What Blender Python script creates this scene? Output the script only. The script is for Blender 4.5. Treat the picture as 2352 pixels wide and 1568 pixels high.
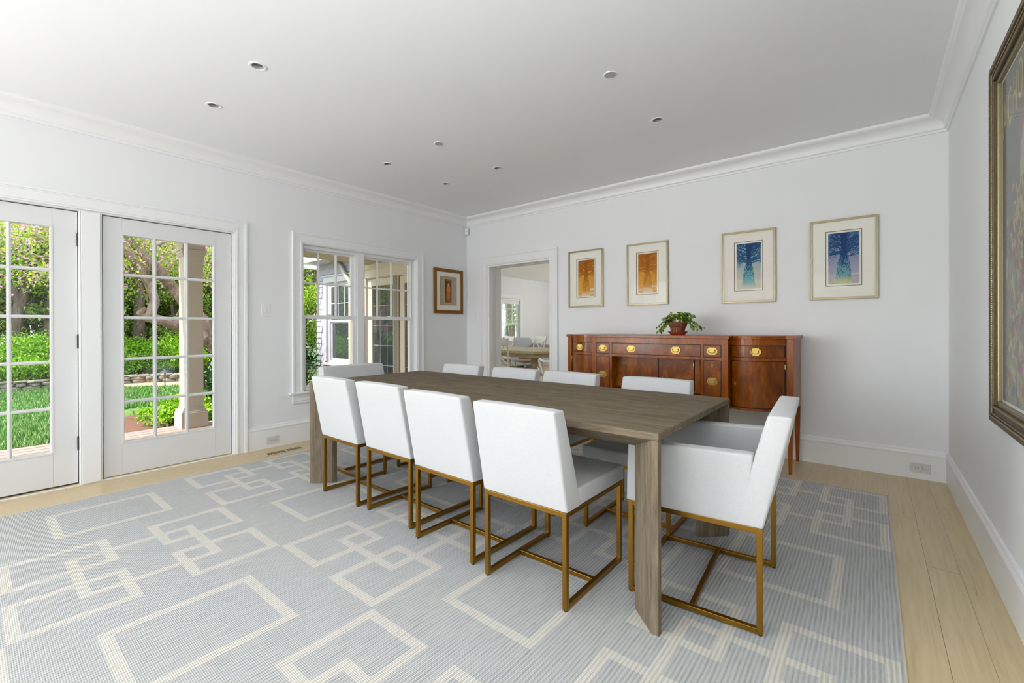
import bpy, bmesh, math, random
import numpy as np
from mathutils import Vector, Matrix

for _o in list(bpy.data.objects):
    bpy.data.objects.remove(_o, do_unlink=True)
scene = bpy.context.scene
COL = scene.collection
PI = math.pi

# ------------------------------------------------------------------ camera
CAM_F, CAM_YAW, CAM_V, CAM_ROLL, CAM_PITCH, CAM_H = 1020.3915, .6807, 755.0961, -.0024, -.0017, 1.15
F_ = Vector((-math.sin(CAM_YAW) * math.cos(CAM_PITCH), math.cos(CAM_YAW) * math.cos(CAM_PITCH), math.sin(CAM_PITCH)))
R_ = Vector((math.cos(CAM_YAW), math.sin(CAM_YAW), 0))
U_ = R_.cross(F_)
cr, sr = math.cos(CAM_ROLL), math.sin(CAM_ROLL)
R2 = R_ * cr + U_ * sr
U2 = U_ * cr - R_ * sr
cam_d = bpy.data.cameras.new('camera')
cam_d.sensor_width = 36
cam_d.sensor_fit = 'HORIZONTAL'
cam_d.lens = CAM_F * 36 / 2352
cam_d.shift_y = (CAM_V - 784) / 2352
cam_d.clip_start, cam_d.clip_end = .05, 300
cam = bpy.data.objects.new('camera', cam_d)
COL.objects.link(cam)
M_ = Matrix((R2, U2, -F_)).transposed().to_4x4()
M_.translation = (0, 0, CAM_H)
cam.matrix_world = M_
scene.camera = cam

# ------------------------------------------------------------------ light and exposure
vs = scene.view_settings
vs.view_transform = 'Standard'
vs.look = 'None'
vs.exposure = 0.0
vs.gamma = 1
vs.use_curve_mapping = False
world = bpy.data.worlds.new('world')
scene.world = world
world.use_nodes = True
nt = world.node_tree
bg = nt.nodes['Background']
sky = nt.nodes.new('ShaderNodeTexSky')
sky.sky_type = 'NISHITA'
sky.sun_disc = False
sky.sun_elevation = math.radians(52)
sky.sun_rotation = math.radians(210)
sky.air_density, sky.dust_density, sky.ozone_density = 1, 1.5, 1
mixs = nt.nodes.new('ShaderNodeMix')
mixs.data_type = 'RGBA'
mixs.inputs[0].default_value = .55
mixs.inputs[7].default_value = (4.2, 4.5, 5.0, 1)     # thin high cloud
nt.links.new(sky.outputs[0], mixs.inputs[6])
nt.links.new(mixs.outputs[2], bg.inputs[0])
bg.inputs[1].default_value = 0.8

def light(name, kind, loc, direction, energy, color=(1, 1, 1), size=None, angle=None):
    d = bpy.data.lights.new(name, kind)
    d.energy = energy
    d.color = color
    if size:
        d.shape = 'RECTANGLE'
        d.size, d.size_y = size
    if angle:
        d.angle = math.radians(angle)
    o = bpy.data.objects.new(name, d)
    COL.objects.link(o)
    o.location = loc
    o.rotation_euler = Vector(direction).to_track_quat('-Z', 'Y').to_euler()
    return o

light('sun', 'SUN', (-8, -8, 12), (.13, .66, -.74), 8.0, (1, .95, .86), angle=1.0)
# added area lights standing in for daylight at unseen windows behind the camera
light('added_fill_left', 'AREA', (-5.0, -2.35, 1.35), (1, .95, .05), 285, (.96, .98, 1), (2.5, 2.1))
light('added_fill_rear', 'AREA', (-2.2, -4.5, 1.5), (0, 1, .45), 50, (.96, .98, 1), (3.6, 2.2))
light('added_fill_breakfast_left', 'AREA', (-9.15, 6.1, 1.5), (1, 0, 1.5), 160, (1, 1, 1), (2.0, 1.5))  # this and the next: added out of view to brighten the breakfast room
light('added_fill_breakfast_back', 'AREA', (-4.6, 13.9, 1.5), (0, -1, 1.5), 160, (1, 1, 1), (3.0, 1.5))

scene.cycles.use_denoising = True
scene.cycles.max_bounces = 9
scene.cycles.diffuse_bounces = 6
scene.cycles.glossy_bounces = 4
scene.cycles.transmission_bounces = 8
scene.cycles.transparent_max_bounces = 12
scene.cycles.caustics_reflective = False
scene.cycles.caustics_refractive = False
scene.cycles.sample_clamp_indirect = 6

# ------------------------------------------------------------------ materials
def srgb(r, g, b):
    f = lambda c: (c / 255 / 12.92) if c / 255 <= .04045 else ((c / 255 + .055) / 1.055) ** 2.4
    return (f(r), f(g), f(b), 1)

MATS = {}
class N:
    """small helper round a material's node tree"""
    def __init__(s, name, color=(.8, .8, .8, 1), rough=.5, metal=0, spec=.5):
        s.m = bpy.data.materials.new(name)
        s.m.use_nodes = True
        s.t = s.m.node_tree
        s.p = s.t.nodes['Principled BSDF']
        s.p.inputs['Base Color'].default_value = color
        s.p.inputs['Roughness'].default_value = rough
        s.p.inputs['Metallic'].default_value = metal
        s.p.inputs['Specular IOR Level'].default_value = spec
        MATS[name] = s.m
    def node(s, kind, **kw):
        n = s.t.nodes.new(kind)
        for k, v in kw.items():
            setattr(n, k, v)
        return n
    def link(s, a, b):
        s.t.links.new(a, b)
    def coords(s, scale=(1, 1, 1), out='Object'):
        tc = s.node('ShaderNodeTexCoord')
        mp = s.node('ShaderNodeMapping')
        mp.inputs['Scale'].default_value = scale
        s.link(tc.outputs[out], mp.inputs[0])
        return mp.outputs[0]
    def noise(s, vec, scale=5, detail=4, rough=.5, dist=0):
        n = s.node('ShaderNodeTexNoise')
        n.inputs['Scale'].default_value = scale
        n.inputs['Detail'].default_value = detail
        n.inputs['Roughness'].default_value = rough
        n.inputs['Distortion'].default_value = dist
        if vec is not None:
            s.link(vec, n.inputs['Vector'])
        return n.outputs['Fac']
    def ramp(s, fac, stops):
        r = s.node('ShaderNodeValToRGB')
        e = r.color_ramp.elements
        e[0].position, e[0].color = stops[0]
        e[1].position, e[1].color = stops[-1]
        for p, c in stops[1:-1]:
            x = e.new(p)
            x.color = c
        s.link(fac, r.inputs[0])
        return r.outputs[0]
    def mix(s, fac, a, b, blend='MIX'):
        n = s.node('ShaderNodeMix', data_type='RGBA', blend_type=blend)
        for sock, v in ((n.inputs[0], fac), (n.inputs[6], a), (n.inputs[7], b)):
            if hasattr(v, 'is_linked') or isinstance(v, bpy.types.NodeSocket):
                s.link(v, sock)
            else:
                sock.default_value = v
        return n.outputs[2]
    def math(s, op, a, b=0.0, clamp=False):
        n = s.node('ShaderNodeMath', operation=op, use_clamp=clamp)
        for sock, v in ((n.inputs[0], a), (n.inputs[1], b)):
            if isinstance(v, bpy.types.NodeSocket):
                s.link(v, sock)
            else:
                sock.default_value = v
        return n.outputs[0]
    def bump(s, h, strength=.3, dist=.005):
        b = s.node('ShaderNodeBump')
        b.inputs['Strength'].default_value = strength
        b.inputs['Distance'].default_value = dist
        s.link(h, b.inputs['Height'])
        s.link(b.outputs[0], s.p.inputs['Normal'])
    def color(s, c):
        s.link(c, s.p.inputs['Base Color'])
    def sepxyz(s, v):
        n = s.node('ShaderNodeSeparateXYZ')
        s.link(v, n.inputs[0])
        return n.outputs

def simple(name, c, rough=.5, metal=0, spec=.5, bump=None, var=None):
    n = N(name, c, rough, metal, spec)
    if bump or var:
        v = n.coords()
    if var:
        f = n.noise(v, var[0], 5, .6)
        k = var[1]
        n.color(n.ramp(f, [(.3, tuple(x * (1 - k) for x in c[:3]) + (1,)), (.7, tuple(min(1, x * (1 + k)) for x in c[:3]) + (1,))]))
    if bump:
        n.bump(n.noise(v, bump[0], 4, .6), bump[1], .004)
    return n.m

simple('wall_paint', (.80, .81, .825, 1), .75, spec=.25, bump=(180, .05))
simple('ceiling_paint', (.86, .87, .885, 1), .85, spec=.2, bump=(140, .04))
simple('trim_paint', (.82, .825, .835, 1), .38, spec=.4)
simple('door_paint', (.71, .715, .725, 1), .35, spec=.4)
simple('switch_plastic', (.82, .82, .82, 1), .35)
simple('outlet_plastic', (.62, .62, .62, 1), .35)
simple('slot_black', (.02, .02, .02, 1), .6)
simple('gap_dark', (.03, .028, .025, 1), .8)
simple('hinge_bronze', (.045, .038, .033, 1), .4, metal=.8)
simple('fixture_white', (.83, .83, .82, 1), .5)
simple('fixture_baffle', (.78, .78, .77, 1), .35)
simple('baffle_grey', (.40, .40, .39, 1), .4)
simple('speaker_grille', (.42, .42, .41, 1), .7, bump=(900, .4))
simple('bulb_glass', (.6, .6, .6, 1), .25)

def floor_mat():
    n = N('oak_floor', rough=.32, spec=.45)
    tc = n.node('ShaderNodeTexCoord')
    xyz = n.sepxyz(tc.outputs['Object'])
    w = .117
    px = n.math('DIVIDE', n.math('ADD', xyz[0], 20.0 - .083 + .003), w)
    idx = n.math('FLOOR', px)
    fr = n.math('SUBTRACT', px, idx)
    wn = n.node('ShaderNodeTexWhiteNoise', noise_dimensions='1D')
    n.link(idx, wn.inputs['W'])
    py = n.math('ADD', n.math('DIVIDE', xyz[1], 2.3), n.math('MULTIPLY', wn.outputs[0], 7.0))
    idy = n.math('FLOOR', py)
    fy = n.math('SUBTRACT', py, idy)
    cb = n.node('ShaderNodeCombineXYZ')
    n.link(idx, cb.inputs[0]); n.link(idy, cb.inputs[1])
    wn2 = n.node('ShaderNodeTexWhiteNoise', noise_dimensions='2D')
    n.link(cb.outputs[0], wn2.inputs['Vector'])
    # grain
    cb2 = n.node('ShaderNodeCombineXYZ')
    n.link(n.math('MULTIPLY', xyz[0], 22.0), cb2.inputs[0])
    n.link(n.math('ADD', n.math('MULTIPLY', xyz[1], 1.3), n.math('MULTIPLY', wn2.outputs[0], 40.0)), cb2.inputs[1])
    g = n.noise(cb2.outputs[0], 2.2, 8, .62, .6)
    base = n.ramp(g, [(.25, srgb(176, 155, 116)), (.5, srgb(198, 179, 140)), (.8, srgb(212, 195, 158))])
    base = n.mix(n.math('MULTIPLY', wn2.outputs[0], .35), base, srgb(190, 168, 130))
    g3 = n.math('LESS_THAN', fr, .014)
    g4 = n.math('LESS_THAN', fy, .0012)
    seam = n.math('MAXIMUM', g3, g4)
    n.color(n.mix(n.math('MULTIPLY', seam, n.math('ADD', n.math('MULTIPLY', wn.outputs[0], .75), .2)), base, srgb(86, 66, 42)))
    n.link(n.math('ADD', n.math('MULTIPLY', g, .18), .22), n.p.inputs['Roughness'])
    n.bump(n.math('SUBTRACT', n.math('MULTIPLY', g, .15), seam), .25, .002)
floor_mat()

def rug_mats():
    for name, c1, c2, c3 in (('rug_blue_grey', srgb(152, 154, 155), srgb(190, 190, 188), srgb(174, 176, 176)),
                             ('rug_cream', srgb(178, 173, 165), srgb(214, 211, 203), srgb(199, 195, 186))):
        n = N(name, rough=.92, spec=.1)
        tc = n.node('ShaderNodeTexCoord')
        v = tc.outputs['Object']
        wob = n.noise(v, 3.0, 2, .5)
        xyz = n.sepxyz(v)
        x = n.math('ADD', xyz[0], n.math('MULTIPLY', wob, .012))
        s = n.math('SINE', n.math('MULTIPLY', x, 2 * PI / .0148))
        s01 = n.math('ADD', n.math('MULTIPLY', s, .5), .5)
        mp = n.coords((9, 1.1, 1))
        abr = n.noise(mp, 7, 5, .65)       # streaky yarn
        yarn = n.ramp(abr, [(.36, c1), (.62, c3)])
        col = n.mix(s01, yarn, c2)
        ln = n.noise(n.coords((40, 1.0, 1)), 6, 3, .5)
        dark = n.math('GREATER_THAN', ln, .655)
        col = n.mix(n.math('MULTIPLY', dark, .28), col, tuple(q * .45 for q in c1[:3]) + (1,))
        n.color(col)
        weave = n.math('SINE', n.math('MULTIPLY', xyz[1], 2 * PI / .006))
        n.bump(n.math('ADD', s, n.math('MULTIPLY', weave, .35)), .55, .0022)
rug_mats()
simple('rug_edge', srgb(196, 184, 158), .95)

def wood(name, cols, scale, stretch, rough=.4, bump=.15, spec=.4, dist=.8, coat=0):
    n = N(name, rough=rough, spec=spec)
    v = n.coords(stretch)
    a = n.noise(v, scale, 8, .65, dist)
    b = n.noise(n.coords(tuple(q * 3.5 for q in stretch)), scale, 5, .7, .2)
    f = n.math('ADD', n.math('MULTIPLY', a, .65), n.math('MULTIPLY', b, .35))
    n.color(n.ramp(f, [(p, c) for p, c in cols]))
    n.bump(f, bump, .002)
    if coat:
        n.p.inputs['Coat Weight'].default_value = coat
        n.p.inputs['Coat Roughness'].default_value = .12
    return n

_tw = [(.34, srgb(80, 70, 56)), (.5, srgb(108, 97, 81)), (.66, srgb(128, 116, 98))]
wood('table_wood_x', _tw, 3.2, (1.1, 13, 13), .75, .15, .06)
wood('table_wood_y', _tw, 3.2, (13, 1.1, 13), .75, .15, .06)
wood('table_wood_z', _tw, 3.2, (13, 13, 1.1), .75, .15, .06)
_mh = [(.3, srgb(84, 34, 0)), (.5, srgb(132, 64, 0)), (.7, srgb(168, 90, 8))]
wood('mahogany_flame', [(.3, srgb(66, 26, 0)), (.5, srgb(118, 58, 0)), (.72, srgb(172, 98, 8))], 2.2, (2.4, 2.4, 1.2), .3, .03, .28, 2.2, .15)
wood('mahogany_z', _mh, 3, (9, 9, .8), .3, .04, .28, .5, .12)
wood('mahogany_x', _mh, 3, (5, 5, .9), .3, .04, .28, .5, .12)
simple('ebony_line', (.012, .006, .004, 1), .4)
simple('satinwood_inlay', srgb(196, 120, 52), .4)
simple('brass_polished', srgb(166, 140, 76), .34, metal=1, bump=(200, .1))
simple('brass_brushed', srgb(150, 110, 42), .36, metal=1, bump=(350, .05))
simple('glide_black', (.02, .02, .02, 1), .6)

def fabric(name, c, scale=420):
    n = N(name, c, .9, 0, .15)
    n.p.inputs['Sheen Weight'].default_value = .25
    tc = n.coords()
    xyz = n.sepxyz(tc)
    f1 = n.noise(n.coords((1, 1, .12)), scale, 2, .5)
    f2 = n.noise(n.coords((.12, .12, 1)), scale, 2, .5)
    f = n.math('ADD', f1, f2)
    k = n.noise(tc, 6, 3, .5)
    n.color(n.ramp(n.math('MULTIPLY', f, .5), [(.35, tuple(q * .93 for q in c[:3]) + (1,)), (.65, c)]))
    n.bump(n.math('ADD', f, n.math('MULTIPLY', k, .8)), .22, .0022)
    return n
fabric('white_linen', (.55, .553, .56, 1))
fabric('grey_linen', (.42, .42, .42, 1))

def glass(name, refl=.9):
    n = N(name)
    tr = n.node('ShaderNodeBsdfTransparent')
    gl = n.node('ShaderNodeBsdfGlossy')
    gl.inputs['Roughness'].default_value = .0
    lw = n.node('ShaderNodeFresnel')
    lw.inputs['IOR'].default_value = 1.45
    mx = n.node('ShaderNodeMixShader')
    n.link(n.math('MULTIPLY', lw.outputs[0], refl), mx.inputs[0])
    n.link(tr.outputs[0], mx.inputs[1])
    n.link(gl.outputs[0], mx.inputs[2])
    n.link(mx.outputs[0], n.t.nodes['Material Output'].inputs[0])
glass('window_glass', .55)
glass('picture_glass', .28)
glass('museum_glass', .12)
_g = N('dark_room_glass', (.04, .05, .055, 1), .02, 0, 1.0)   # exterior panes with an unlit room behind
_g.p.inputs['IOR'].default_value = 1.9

simple('mat_board', srgb(236, 234, 224), .9)
simple('mat_board_warm', srgb(236, 230, 222), .9)
simple('paper_tan', srgb(178, 162, 128), .9)
simple('frame_champagne', srgb(154, 143, 114), .38, metal=.75)
simple('frame_gold_brown', srgb(132, 88, 26), .35, metal=.6)
simple('frame_dark_bronze', srgb(86, 72, 50), .42, metal=.5, bump=(260, .3))
simple('frame_silver_gilt', srgb(150, 138, 106), .35, metal=.8)
simple('letter_gold', srgb(190, 170, 108), .7)
def vcol(name, rough=.85):
    n = N(name, rough=rough, spec=.2)
    a = n.node('ShaderNodeVertexColor', layer_name='Col')
    n.color(a.outputs[0])
vcol('print_paper')

simple('terracotta', srgb(112, 58, 30), .8, var=(25, .35), bump=(60, .5))
simple('saucer_terracotta', srgb(150, 56, 24), .55)
simple('potting_soil', (.03, .02, .014, 1), .95, bump=(60, 1))

def leafmat(name, cols, rough=.5, trans=.35, em=0):
    n = N(name, rough=rough, spec=.35)
    g = n.node('ShaderNodeNewGeometry')
    c = n.ramp(g.outputs['Random Per Island'], cols)
    n.color(c)
    tl = n.node('ShaderNodeBsdfTranslucent')
    n.link(c, tl.inputs[0])
    mx = n.node('ShaderNodeMixShader')
    mx.inputs[0].default_value = trans
    n.link(n.p.outputs[0], mx.inputs[1])
    n.link(tl.outputs[0], mx.inputs[2])
    n.link(mx.outputs[0], n.t.nodes['Material Output'].inputs[0])
    return n
leafmat('plant_leaf', [(0, srgb(56, 96, 22)), (.5, srgb(98, 142, 38)), (.93, srgb(146, 180, 60)), (1, srgb(190, 184, 70))], .4, .2)
leafmat('tree_leaf', [(0, srgb(76, 112, 24)), (.35, srgb(140, 176, 34)), (.7, srgb(190, 212, 56)), (1, srgb(232, 236, 130))], .5, .5)
leafmat('tree_leaf_deep', [(0, srgb(56, 80, 34)), (.5, srgb(142, 172, 66)), (1, srgb(222, 232, 130))], .5, .45)
leafmat('shrub_leaf', [(0, srgb(84, 134, 10)), (.4, srgb(128, 184, 20)), (.8, srgb(170, 214, 44)), (1, srgb(210, 236, 120))])
leafmat('redbud_leaf', [(0, srgb(90, 140, 30)), (.4, srgb(160, 196, 44)), (.66, srgb(216, 212, 84)), (.67, srgb(214, 160, 186)), (.9, srgb(234, 196, 214)), (1, srgb(200, 116, 166))], .5, .45)
leafmat('rhododendron_leaf', [(0, srgb(26, 58, 24)), (.5, srgb(48, 92, 38)), (1, srgb(104, 140, 92))], .25, .12)
leafmat('grass_blade', [(0, srgb(58, 110, 40)), (.45, srgb(92, 146, 60)), (.78, srgb(134, 174, 98)), (1, srgb(196, 204, 156))], .6, .3)
simple('lawn_soil', srgb(96, 128, 60), .95, var=(4, .4), bump=(30, .5))
simple('mulch', srgb(112, 76, 60), .95, var=(60, .5), bump=(70, 1))
simple('mulch_pale', srgb(196, 156, 124), .95, var=(50, .3), bump=(70, .8))
wood('bark', [(.3, srgb(58, 46, 40)), (.5, srgb(104, 88, 76)), (.75, srgb(150, 136, 124))], 3, (6, 6, 1.2), .9, .9, .2)
wood('bark_warm', [(.3, srgb(84, 66, 54)), (.5, srgb(150, 128, 112)), (.75, srgb(204, 188, 174))], 3, (4, 4, 2), .9, .9, .2)
simple('stone_grey', srgb(134, 126, 112), .9, var=(9, .4), bump=(25, .6))
wood('deck_wood', [(.3, srgb(112, 92, 84)), (.5, srgb(158, 138, 130)), (.75, srgb(196, 180, 172))], 2.4, (14, .9, 14), .7, .2)
simple('porch_paint', srgb(178, 168, 154), .55, bump=(120, .05))
simple('porch_ceiling_paint', srgb(186, 172, 140), .7)
simple('house_trim', srgb(206, 204, 208), .55)
simple('downspout_metal', srgb(186, 178, 164), .45, metal=.2)
simple('path_light_metal', (.08, .08, .09, 1), .4, metal=.6)
simple('door_cream', srgb(196, 184, 164), .5)
simple('door_taupe', srgb(120, 110, 94), .6)
def shingle():
    n = N('cedar_shingle_lavender', rough=.85, spec=.15)
    v = n.noise(n.coords((30, 30, 1.5)), 3, 4, .6)
    g = n.node('ShaderNodeNewGeometry')
    c = n.ramp(v, [(.3, srgb(160, 158, 172)), (.7, srgb(196, 194, 208))])
    c = n.mix(n.math('MULTIPLY', g.outputs['Random Per Island'], .3), c, srgb(150, 150, 168))
    n.color(c)
    n.bump(v, .3, .003)
shingle()
simple('chair_white_paint', (.74, .74, .71, 1), .45)
wood('pale_oak', [(.3, srgb(156, 140, 104)), (.5, srgb(188, 172, 136)), (.7, srgb(206, 192, 158))], 3, (2, 9, 9), .35, .06)
simple('jar_green', srgb(120, 140, 108), .3)
simple('blind_white', (.86, .86, .84, 1), .7)
simple('cushion_tan', srgb(150, 138, 122), .9, bump=(300, .2))

# ------------------------------------------------------------------ mesh helpers
class MB:
    def __init__(s):
        s.v, s.f, s.m, s.cur = [], [], [], 0
    def mat(s, i):
        s.cur = i
        return s
    def add(s, vs, fs):
        b = len(s.v)
        s.v += [tuple(p) for p in vs]
        for f in fs:
            s.f.append(tuple(b + i for i in f))
            s.m.append(s.cur)
        return s
    def box(s, x0, x1, y0, y1, z0, z1):
        return s.hexa([(x0, y0, z0), (x1, y0, z0), (x1, y1, z0), (x0, y1, z0), (x0, y0, z1), (x1, y0, z1), (x1, y1, z1), (x0, y1, z1)])
    def hexa(s, c):
        return s.add(c, [(3, 2, 1, 0), (4, 5, 6, 7), (0, 1, 5, 4), (1, 2, 6, 5), (2, 3, 7, 6), (3, 0, 4, 7)])
    def boxm(s, P, s0, s1, t0, t1, n0, n1):
        """box given along a wall: s sideways, t up, n out of the wall"""
        return s.hexa([P(s0, t0, n0), P(s1, t0, n0), P(s1, t0, n1), P(s0, t0, n1), P(s0, t1, n0), P(s1, t1, n0), P(s1, t1, n1), P(s0, t1, n1)])
    def prism(s, pts, fn, h0, h1):
        """closed polygon pts (a,b) pulled from h0 to h1; fn(a,b,h) -> xyz"""
        n = len(pts)
        vs = [fn(a, b, h0) for a, b in pts] + [fn(a, b, h1) for a, b in pts]
        fs = [tuple(range(n))[::-1], tuple(range(n, 2 * n))]
        fs += [(i, (i + 1) % n, n + (i + 1) % n, n + i) for i in range(n)]
        return s.add(vs, fs)
    def ring(s, P, s0, s1, t0, t1, w, n0, n1, bottom=True):
        """flat rectangular ring (picture frame / casing) with mitred corners"""
        o = [(s0, t0), (s1, t0), (s1, t1), (s0, t1)]
        i = [(s0 + w, t0 + (w if bottom else 0)), (s1 - w, t0 + (w if bottom else 0)), (s1 - w, t1 - w), (s0 + w, t1 - w)]
        for k in range(4):
            if not bottom and k == 0:
                continue
            a, b = k, (k + 1) % 4
            q = [o[a], o[b], i[b], i[a]]
            s.add([P(p[0], p[1], n0) for p in q] + [P(p[0], p[1], n1) for p in q],
                  [(3, 2, 1, 0), (4, 5, 6, 7), (0, 1, 5, 4), (1, 2, 6, 5), (2, 3, 7, 6), (3, 0, 4, 7)])
        return s
    def tube(s, pts, radii, n=8, cap=True):
        pts = [Vector(p) for p in pts]
        if not hasattr(radii, '__len__'):
            radii = [radii] * len(pts)
        prev = None
        vs = []
        for k, p in enumerate(pts):
            d = (pts[min(k + 1, len(pts) - 1)] - pts[max(k - 1, 0)]).normalized()
            if prev is None:
                a = Vector((0, 0, 1)) if abs(d.z) < .9 else Vector((1, 0, 0))
                u = d.cross(a).normalized()
            else:
                u = (prev - d * prev.dot(d)).normalized()
            prev = u
            w = d.cross(u)
            for j in range(n):
                t = 2 * PI * j / n
                vs.append(p + (u * math.cos(t) + w * math.sin(t)) * radii[k])
        fs = []
        for k in range(len(pts) - 1):
            for j in range(n):
                a, b = k * n + j, k * n + (j + 1) % n
                fs.append((a, b, b + n, a + n))
        if cap:
            fs.append(tuple(range(n))[::-1])
            fs.append(tuple(range((len(pts) - 1) * n, len(pts) * n)))
        return s.add(vs, fs)
    def lathe(s, prof, c=(0, 0, 0), n=24, axis='z'):
        vs, fs = [], []
        for r, h in prof:
            for j in range(n):
                t = 2 * PI * j / n
                a, b = r * math.cos(t), r * math.sin(t)
                p = (a, b, h) if axis == 'z' else ((a, h, b) if axis == 'y' else (h, a, b))
                vs.append((p[0] + c[0], p[1] + c[1], p[2] + c[2]))
        for k in range(len(prof) - 1):
            for j in range(n):
                a, b = k * n + j, k * n + (j + 1) % n
                fs.append((a, b, b + n, a + n))
        if prof[0][0] < .001:
            fs.append(tuple(range(n))[::-1])
        if prof[-1][0] < .001:
            fs.append(tuple(range((len(prof) - 1) * n, len(prof) * n)))
        return s.add(vs, fs)
    def grid(s, fn, nu, nv):
        vs = [fn(i / nu, j / nv) for j in range(nv + 1) for i in range(nu + 1)]
        fs = [(j * (nu + 1) + i, j * (nu + 1) + i + 1, (j + 1) * (nu + 1) + i + 1, (j + 1) * (nu + 1) + i) for j in range(nv) for i in range(nu)]
        return s.add(vs, fs)
    def soft(s, c, n=5, bulge=0.0):
        """hexahedron with every face a grid that bulges out a little"""
        c = [Vector(p) for p in c]
        cen = sum(c, Vector()) / 8
        for q in ((3, 2, 1, 0), (4, 5, 6, 7), (0, 1, 5, 4), (1, 2, 6, 5), (2, 3, 7, 6), (3, 0, 4, 7)):
            a, b, d, e = [c[i] for i in q]
            nn = (b - a).cross(e - a).normalized()
            if nn.dot((a + b + d + e) / 4 - cen) < 0:
                nn = -nn
            def fn(u, v):
                p = a * (1 - u) * (1 - v) + b * u * (1 - v) + d * u * v + e * (1 - u) * v
                return p + nn * bulge * (1 - (2 * u - 1) ** 2) * (1 - (2 * v - 1) ** 2)
            s.grid(fn, n, n)
        return s
    def build(s, name, mats, parent=None, root=None, bevel=0, seg=2, smooth=False, fix=True, weld=False, origin=None):
        me = bpy.data.meshes.new(name)
        if isinstance(mats, str):
            mats = [mats]
        off = Vector((0, 0, 0))
        if root is not None:
            off = root.location
        if parent is None and root is None:
            if origin is None:
                a = np.array(s.v)
                mn, mx = a.min(0), a.max(0)
                origin = ((mn[0] + mx[0]) / 2, (mn[1] + mx[1]) / 2, mn[2])
            off = Vector(origin)
        V = [(p[0] - off[0], p[1] - off[1], p[2] - off[2]) for p in s.v]
        me.from_pydata(V, [], s.f)
        for m in mats:
            me.materials.append(MATS[m])
        me.polygons.foreach_set('material_index', s.m)
        if fix or weld:
            bm = bmesh.new()
            bm.from_mesh(me)
            if weld:
                bmesh.ops.remove_doubles(bm, verts=bm.verts, dist=1e-5)
            if fix:
                bmesh.ops.recalc_face_normals(bm, faces=bm.faces)
            bm.to_mesh(me)
            bm.free()
        o = bpy.data.objects.new(name, me)
        COL.objects.link(o)
        if parent is not None:
            o.parent = parent
        elif root is None:
            o.location = off
        if bevel:
            b = o.modifiers.new('bevel', 'BEVEL')
            b.width = bevel
            b.segments = seg
            b.limit_method = 'ANGLE'
            b.angle_limit = math.radians(35)
            b.harden_normals = False
        if smooth:
            me.polygons.foreach_set('use_smooth', [True] * len(me.polygons))
            if not bevel or seg < 3:
                pass
        me.update()
        return o

def tag(o, label=None, cat=None, group=None, kind=None):
    if label: o['label'] = label
    if cat: o['category'] = cat
    if group: o['group'] = group
    if kind: o['kind'] = kind
    return o
def empty(name, loc, rz=0):
    o = bpy.data.objects.new(name, None)
    o.empty_display_size = .1
    COL.objects.link(o)
    o.location = loc
    o.rotation_euler = (0, 0, rz)
    return o
def thing(name, loc, label, cat, group=None, rz=0):
    return tag(empty(name, loc, rz), label, cat, group)
def struct(o):
    o['kind'] = 'structure'
    return o
def copy_tree(o, parent=None):
    c = o.copy()
    COL.objects.link(c)
    if parent is not None:
        c.parent = parent
    for ch in list(o.children):
        copy_tree(ch, c)
    return c
def smooth_angle(o, deg=40):
    me = o.data
    me.polygons.foreach_set('use_smooth', [True] * len(me.polygons))
    try:
        me.set_sharp_from_angle(angle=math.radians(deg))
    except Exception:
        pass
    return o

# ------------------------------------------------------------------ the room
XA, YB, XC, YF = -4.5355, 4.5674, .441, -4.0
ZC = 2.715
PA = lambda s, t, n: (XA + n, s, t)          # left wall: sideways = y
PB = lambda s, t, n: (s, YB - n, t)          # back wall: sideways = x
PC = lambda s, t, n: (XC - n, s, t)          # right wall
PF = lambda s, t, n: (s, YF + n, t)          # wall behind the camera

def wall(name, P, s0, s1, t0, t1, thick, holes, mat='wall_paint'):
    """one wall with rectangular openings (s0,s1,t0,t1)"""
    ss = sorted({s0, s1, *[h[0] for h in holes], *[h[1] for h in holes]})
    ts = sorted({t0, t1, *[h[2] for h in holes], *[h[3] for h in holes]})
    mb = MB()
    solid = lambda a, b: not any(h[0] <= a < h[1] and h[2] <= b < h[3] for h in holes)
    for i in range(len(ss) - 1):
        j = 0
        while j < len(ts) - 1:
            if solid((ss[i] + ss[i + 1]) / 2, (ts[j] + ts[j + 1]) / 2):
                k = j
                while k + 1 < len(ts) - 1 and solid((ss[i] + ss[i + 1]) / 2, (ts[k + 1] + ts[k + 2]) / 2):
                    k += 1
                mb.boxm(P, ss[i], ss[i + 1], ts[j], ts[k + 1], -thick, 0)
                j = k + 1
            else:
                j += 1
    return struct(mb.build(name, mat))

# openings
DOOR_OP = (-.40, 1.567, 0, 2.03)
WIN_OP = (2.182, 3.668, .50, 2.032)
WIN3_OP = (-3.65, -1.05, .35, 2.35)
PASS_OP = (-4.106, -3.082, 0, 2.0)
REAR_OP = (-4.0, -.4, .4, 2.5)
wall('wall_left', PA, YF - .15, YB + .228, 0, ZC + .05, .17, [DOOR_OP, WIN_OP, WIN3_OP])
wall('wall_back', PB, XA, XC + .15, 0, ZC + .05, .228, [PASS_OP])
wall('wall_right', PC, YF, YB, 0, ZC + .05, .15, [])
wall('wall_front', PF, XA, XC, 0, ZC + .05, .15, [REAR_OP])
struct(MB().box(XA - .17, XC + .1, YF - .15, YB + .228, -.12, 0).build('floor', 'oak_floor', origin=(0, 0, 0)))

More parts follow.
